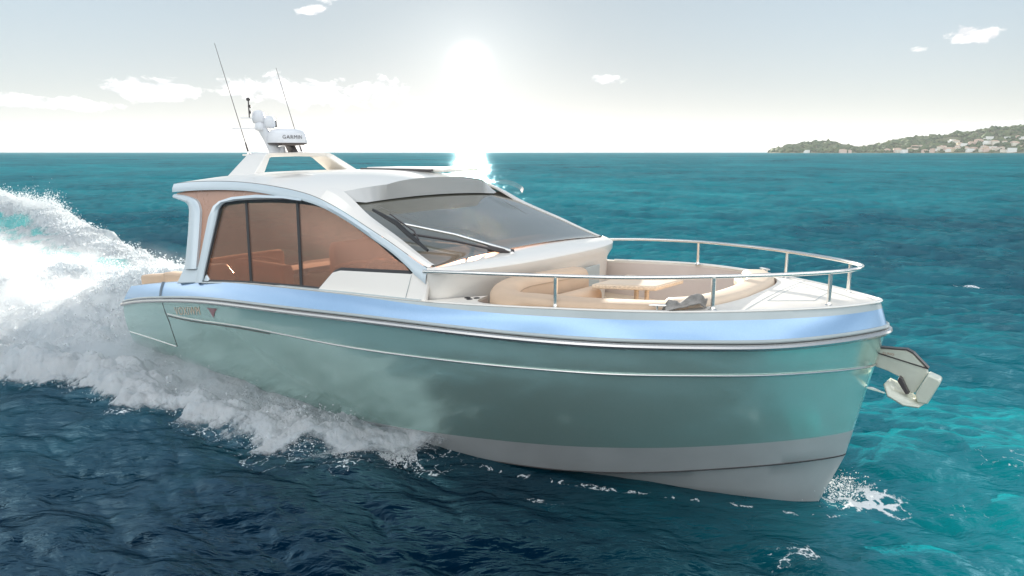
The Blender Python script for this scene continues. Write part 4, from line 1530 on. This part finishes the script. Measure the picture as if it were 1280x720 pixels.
# mast with satellite domes and lights
MB().tube([(-6.72, -.28, 3.62), (-6.75, -.40, 3.88), (-6.78, -.50, 4.06), (-6.8, -.54, 4.16)], [.10, .085, .075, .06], 14).build('mast', M['radar'], arch)
MB().tube([(-6.62, -.22, 3.62), (-6.62, -.24, 3.74)], .05, 10).build('mast', M['radar'], arch)
def dome(c, r, h):
    MB().lathe([(r * .8, 0), (r, h * .2), (r, h * .5), (r * .85, h * .78), (r * .5, h * .95), (.01, h)], c, 24).build('satellite_dome', M['radar'], arch, angle=70)
dome((-6.8, -.53, 4.12), .105, .21)
dome((-6.7, -.40, 4.04), .10, .20)
dome((-6.75, -.56, 4.00), .07, .14)
MB().tube([(-6.8, -.70, 4.20), (-6.8, -.70, 4.50)], .010, 8).build('light_pole', M['dark'], arch)
for dz_, r_ in ((4.47, .034), (4.36, .026), (4.27, .022)):
    MB().lathe([(r_ * .6, 0), (r_, .01), (r_, .04), (r_ * .5, .05)], (-6.8, -.70 + (.015 if dz_ < 4.4 else 0), dz_), 12).build('mast_light', M['dark'], arch)
MB().tube([(-6.8, -.50, 4.20), (-6.8, -.86, 4.195)], .014, 8, True, .5).build('spreader', M['radar'], arch)
MB().tube([(-6.75, -.42, 4.04), (-6.75, -1.05, 4.02)], .011, 8, True, .6).build('spreader', M['radar'], arch)
MB().tube([(-6.66, -.30, 4.06), (-6.66, -.30, 4.17)], [.018, .010], 8).build('horn', M['dark'], arch)
for s, h in ((-1, 5.47), (1, 5.17)):
    a, b = (-7.12, s * .545, 3.62), (-7.83, s * .60, h)
    MB().tube([a, tuple(.9 * p + .1 * q for p, q in zip(a, b)), tuple(.91 * p + .09 * q for p, q in zip(a, b)), b], [.016, .013, .0065, .004], 8).build('whip_antenna', M['dark'], arch)
    MB().lathe([(.03, -.02), (.03, .02), (.018, .05)], (-7.12, s * .545, 3.61), 12).build('antenna_foot', M['chrome'], arch)
MB().prism([(-7.2, -.62, 3.585), (-6.9, -.62, 3.585), (-6.9, .62, 3.585), (-7.2, .62, 3.585)], (0, 0, .03)).build('arch_shelf', M['white'], arch, bevel=.008)

# stern cushions
sofa_piece(curve([(-8.72, -1.66), (-8.3, -1.72), (-7.85, -1.74)], 4), .22, lambda t: 1.53 + .125 * t, lambda t: 1.33 + .17 * t, M['cream'], 'stern_cushion', Y, .04)
sofa_piece(curve([(-7.80, -1.72), (-7.4, -1.72), (-7.05, -1.68)], 4), .26, lambda t: 1.68 + .045 * t, lambda t: 1.47 + .09 * t, M['cream'], 'stern_cushion', Y, .04)
sofa_piece(curve([(-7.02, -1.62), (-7.12, -1.3), (-7.2, -.7), (-7.2, 0)], 4), .20, 1.92, 1.45, M['cream'], 'stern_backrest', Y, .05)

# anchor arm reaching out over the bow
an = empty('anchor_arm', (0, 0, 0)); an.parent = Y; an.matrix_parent_inverse = Matrix.Translation(Y.location).inverted()
pl = [(2.45, 1.69), (2.93, 1.725), (2.985, 1.70), (3.125, 1.565), (3.135, 1.53), (3.045, 1.315), (3.005, 1.30), (2.885, 1.45), (2.78, 1.49), (2.45, 1.56)]
MB().prism([(x, .035, z) for x, z in pl], (0, .05, 0)).build('arm_plate', M['ivory'], an, bevel=.008)
tp = [(2.45, 1.692), (2.935, 1.727), (2.992, 1.702), (3.135, 1.568)]
MB().grid([[(x, .028, z + .002) for x, z in tp], [(x, .028, z + .014) for x, z in tp], [(x, .10, z + .014) for x, z in tp], [(x, .10, z + .002) for x, z in tp]], True, False).build('arm_top_flange', M['dark'], an, smooth=False)
sh = [(3.14, 1.535), (3.245, 1.50), (3.255, 1.47), (3.165, 1.235), (3.075, 1.235), (3.05, 1.32)]
MB().prism([(x, -.03, z) for x, z in sh], (0, .16, 0)).build('roller_cheek', M['ivory'], an, bevel=.02, seg=3)
fl = MB()
fl.raw([(2.79, -.10, 1.395), (2.84, -.16, 1.30), (2.98, -.12, 1.22), (3.10, -.04, 1.20), (3.14, .06, 1.225), (3.03, .10, 1.28), (2.90, .14, 1.36), (2.80, .12, 1.40), (2.86, 0, 1.33), (3.02, .02, 1.255)],
       [(0, 1, 8), (1, 2, 9, 8), (2, 3, 9), (3, 4, 9), (4, 5, 9), (5, 6, 8, 9), (6, 7, 8), (7, 0, 8)])
flo = fl.build('anchor_fluke', M['ivory'], an, angle=20)
so = flo.modifiers.new('thick', 'SOLIDIFY'); so.thickness = .02
MB().raw([(2.62, -.06, 1.30), (2.80, -.13, 1.30), (2.80, -.06, 1.27), (2.66, .02, 1.285)], [(0, 1, 2, 3)]).build('anchor_tip', M['chrome'], an, smooth=False).modifiers.new('thick', 'SOLIDIFY').thickness = .015
MB().prism([(2.90, -.035, 1.47), (2.925, -.035, 1.45), (3.00, -.035, 1.31), (2.97, -.035, 1.30), (2.885, -.035, 1.42)], (0, .07, 0)).build('anchor_shank', M['dark'], an, bevel=.006)


# ---------------------------------------------------------------- lettering
def letters(text, name, size, material, parent, place, depth=.003, spacing=1.0):
    """text turned into a mesh; place(u, v) gives the 3D point for text coordinates"""
    cu = bpy.data.curves.new(name, 'FONT')
    cu.body = text
    cu.size = size
    cu.space_character = spacing
    cu.resolution_u = 2
    tmp = bpy.data.objects.new(name, cu)
    COL.objects.link(tmp)
    dg = bpy.context.evaluated_depsgraph_get()
    dg.update()
    me = bpy.data.meshes.new_from_object(tmp.evaluated_get(dg))
    bpy.data.objects.remove(tmp)
    me.name = name
    for v in me.vertices:
        v.co = place(v.co.x, v.co.y)
    o = finish(name, me, material, parent, smooth=False, clean=False)
    return o


def hull_place(u, v):
    X = -7.0 + u
    Z = 1.115 + u * .15 + v
    return on_hull(X, Z, .006)


letters('VOXIWM', 'hull_lettering', .19, M['gold'], Y, hull_place, spacing=1.12)
MB().raw([on_hull(-5.93, 1.385, .006), on_hull(-5.62, 1.415, .006), on_hull(-5.68, 1.37, .006), on_hull(-5.72, 1.33, .006), on_hull(-5.78, 1.25, .006), on_hull(-5.83, 1.32, .006), on_hull(-5.86, 1.36, .006)], [tuple(range(7))]).build('emblem', M['maroon'], Y, smooth=False)


def radar_place(u, v):
    a0_ = math.atan2(-.80, .60) + .12                  # letters wrap round the drum, facing the camera's side
    a_ = a0_ + (u - .02) / .332
    return (rc[0] + .3305 * math.cos(a_) * (1 - .0), rc[1] + .3305 * math.sin(a_), rc[2] + .065 + v)


letters('GARMIN', 'radome_lettering', .085, M['dark'], rd, radar_place, spacing=1.1)
letters('ELINO', 'plate_lettering', .035, M['salmon'], an, lambda u, v: (2.72 + u, .031, 1.655 + v), spacing=1.1)

# ---------------------------------------------------------------- loose cloth thrown over the sofa's end
def cloth():
    n, m = 46, 22
    g = np.random.default_rng(4)
    nz_, L_ = noise_tile(256, 1.0, 5.0, 21)
    rows_ = []
    for i in range(n):
        u = i / (n - 1)
        cx_ = 1.00 + .30 * u
        cy_ = -1.33 + .30 * u
        row = []
        for j in range(m):
            v = j / (m - 1) - .5
            wdt = .24 * (.7 + .5 * math.sin(math.pi * u))
            x_ = cx_ - v * wdt * .75
            y_ = cy_ + v * wdt * .9 - .05
            k = float(sample(nz_, L_, np.array(u * .55), np.array(v * .5 + .3)))
            k2 = float(sample(nz_, L_, np.array(u * 1.6 + .4), np.array(v * 1.3 + .1)))
            z_ = 2.155 + .075 * math.cos(v * math.pi) + .05 * k + .03 * k2
            row.append((x_ + .02 * k2, y_ + .02 * k, max(z_, 2.125)))
        rows_.append(row)
    o = MB().grid(rows_).build('cloth', M['cloth'], None, angle=60)
    s_ = o.modifiers.new('thick', 'SOLIDIFY')
    s_.thickness = .012
    tag(o, 'crumpled grey cloth lying between the two cream sofas at the yacht\'s bow', 'cloth')


cloth()

# ------------------------------------------------------------------ the far headland
def skyline():
    px = [958, 968, 985, 1000, 1020, 1045, 1060, 1075, 1090, 1120, 1150, 1180, 1220, 1260, 1280, 1340, 1420, 1560, 1800, 2200]
    hh = [0, 3, 9, 12, 14.5, 13, 9.5, 6.5, 10, 16, 20, 22.5, 26.5, 31.5, 34, 40, 46, 50, 55, 50]
    return px, hh


HD = 2600.0
def head_xy(px, depth):
    """a point of the coast below the given bearing, depth metres behind the shore line"""
    u = (px - 640) / (F / math.cos(PITCH))
    d = (FWD[0] + RGT[0] * u, FWD[1] + RGT[1] * u)
    sh = HD * (1 - .10 * smooth(1060, 1300, np.asarray(px, float)) + .05 * smooth(1090, 960, np.asarray(px, float)))
    k = (sh + depth) / 1.0
    return CAM[0] + d[0] * k, CAM[1] + d[1] * k


PX_, HH_ = skyline()
f_h = lin(PX_, HH_)
HN = noise_tile(256, 900.0, 3.0, 31)


def head_z(px, depth):
    x, y = head_xy(px, depth)
    top_ = f_h(px) / F * (HD + 420) * .93 - 5.0 * smooth(960, 985, np.asarray(px, float)) * .5
    prof = smooth(-30, 420, depth) ** .75
    z = top_ * prof - 2.0
    z = z + 4.0 * sample(*HN, np.asarray(x), np.asarray(y)) * smooth(0, 200, depth) * np.clip(top_ / 40, 0, 1)
    return x, y, z


def build_land():
    px = np.linspace(955, 2200, 260)
    dp = np.concatenate([np.linspace(-12, 60, 10), np.linspace(80, 1300, 34)])
    P, D = np.meshgrid(px, dp, indexing='ij')
    x, y, z = head_z(P, D)
    z = np.where(D > 600, z * (1 - smooth(600, 1300, D)), z)
    m = mat('headland_ground', (.11, .12, .06), .9, var=.5, vscale=.012, spec=.1)
    big_mesh('hill', np.stack([x, y, z], -1).reshape(-1, 3), quads(*P.shape), {}, m, 'structure')
    # woods: many small crowns read as one far-off mass
    n = 5200
    g = np.random.default_rng(8)
    pp = 962 + (1700 - 962) * g.uniform(0, 1, n)**1.3
    dd = g.uniform(12, 520, n)
    X_, Y_, Z_ = head_z(pp, dd)
    clear = sample(*HN, X_ * 2.3, Y_ * 2.3)
    ok = (clear < 1.0) & (Z_ > 1.5)
    X_, Y_, Z_ = X_[ok], Y_[ok], Z_[ok]
    n = len(X_)
    bm = bmesh.new()
    bmesh.ops.create_icosphere(bm, subdivisions=1, radius=1)
    bv = np.array([v.co[:] for v in bm.verts])
    bf = np.array([[v.index for v in f.verts] for f in bm.faces])
    bm.free()
    r = g.gamma(6, 1.0, n)[:, None, None] * np.array([1.25, 1.25, .9])[None, None]
    jit = 1 + .28 * g.normal(size=(n, len(bv), 1))
    co = np.stack([X_, Y_, Z_ + 2], -1)[:, None] + bv[None] * r * jit
    tone = np.repeat(g.uniform(0, 1, n), len(bv))
    tm = bpy.data.materials.new('woodland')
    tm.use_nodes = True
    t = NT(tm.node_tree)
    p = t.n['Principled BSDF']
    a = t.add('ShaderNodeAttribute', attribute_name='tone').outputs['Fac']
    t.put(p.inputs['Base Color'], t.ramp(a, [(0, (.03, .058, .026, 1)), (.5, (.055, .095, .038, 1)), (1, (.10, .125, .05, 1))]))
    p.inputs['Roughness'].default_value = .9
    p.inputs['Specular IOR Level'].default_value = .1
    o = big_mesh('woods', co.reshape(-1, 3), (bf[None] + (np.arange(n) * len(bv))[:, None, None]).reshape(-1, 3), dict(tone=tone), tm, 'stuff')
    tag(o, 'dark green woods covering the far headland', 'woods')
    # villas on the slope above the shore
    walls = [mat('cream_render', (.72, .66, .56), .8, var=.06), mat('white_render', (.80, .78, .74), .8, var=.05), mat('pink_render', (.66, .48, .40), .8, var=.06), mat('ochre_render', (.62, .52, .34), .8, var=.06)]
    tiles = mat('terracotta_tiles', (.48, .33, .25), .8, var=.2)
    flat = mat('pale_flat_roof', (.58, .55, .50), .8, var=.1)
    shade = mat('dark_window_glass', (.03, .035, .04), .2)
    labels = ['cream villa with a low tiled roof on the far wooded headland', 'white flat roofed villa on the far wooded headland', 'pink villa with a low tiled roof near the far shore', 'ochre villa with a low tiled roof on the far wooded headland']
    protos = []
    for k in range(4):
        root = empty('villa', (0, 0, -500))
        tag(root, labels[k], 'villa', 'villas on the far headland')
        w, d, h = [(16, 11, 7), (18, 12, 9), (22, 12, 8), (13, 10, 9)][k]
        b = MB().box((-w / 2, -d / 2, -6), (w / 2, d / 2, h))
        if k == 1:
            b.box((-w / 2 - 6, -d / 2 + 1, -6), (-w / 2 - .05, d / 2 - 1, h * .55))
        wo = b.build('wall', walls[k], None, smooth=False)
        rf = MB()
        if k == 1:
            rf.box((-w / 2 - .4, -d / 2 - .4, h + .02), (w / 2 + .4, d / 2 + .4, h + .6))
        else:
            rf.raw([(-w / 2 - .7, -d / 2 - .7, h + .02), (w / 2 + .7, -d / 2 - .7, h + .02), (w / 2 + .7, d / 2 + .7, h + .02), (-w / 2 - .7, d / 2 + .7, h + .02), (-w / 4, 0, h + 2.6), (w / 4, 0, h + 2.6)], [(0, 1, 5, 4), (1, 2, 5), (2, 3, 4, 5), (3, 0, 4), (3, 2, 1, 0)])
        ro = rf.build('roof', flat if k == 1 else tiles, None, smooth=False)
        kids = [wo, ro]
        for c in kids:
            c.parent = root
        protos.append((root, kids))
    spots = []
    g = np.random.default_rng(17)
    for px0, px1, d0, d1, cnt in ((1165, 1285, 8, 60, 26), (1170, 1285, 60, 140, 16), (1090, 1165, 6, 50, 9), (1120, 1175, 60, 120, 4), (1230, 1290, 130, 190, 4), (985, 1075, 4, 20, 4), (1285, 1340, 8, 160, 16), (1190, 1205, 150, 180, 2)):
        for _ in range(cnt):
            spots.append((g.uniform(px0, px1), g.uniform(d0, d1)))
    used = [0] * 4
    for px0, dp0 in spots:
        x, y, z = head_z(np.array(px0), np.array(dp0))
        k = int(g.choice(4, p=[.40, .32, .14, .14]))
        if dp0 < 40 and g.uniform() < .25:
            k = 2
        root, kids = protos[k]
        rot = TH + g.normal(0, .35)
        s_ = g.uniform(.8, 1.25)
        if used[k] == 0:
            o = root
            used[k] = 1
        else:
            o = root.copy()
            COL.objects.link(o)
            for c in kids:
                cc = c.copy()
                COL.objects.link(cc)
                cc.parent = o
        o.location = (float(x), float(y), max(float(z), 1.0) + 2.0)
        o.rotation_euler = (0, 0, rot)
        o.scale = (s_, s_, s_)


build_land()

# ------------------------------------------------------------------ the air between here and the headland
hz = bpy.data.materials.new('sea_air')
hz.use_nodes = True
t = NT(hz.node_tree)
t.n.clear()
ho = t.add('ShaderNodeOutputMaterial')
hv = t.add('ShaderNodeVolumePrincipled')
hv.inputs['Color'].default_value = (.95, .97, 1, 1)
hv.inputs['Density'].default_value = 0.000033
hv.inputs['Anisotropy'].default_value = .2
t.l.new(hv.outputs[0], ho.inputs['Volume'])
tag(MB().box((-9600, -9600, -3.5), (9600, 9600, 190)).build('haze', hz, None, smooth=False), 'pale sea haze', 'haze', kind='stuff')
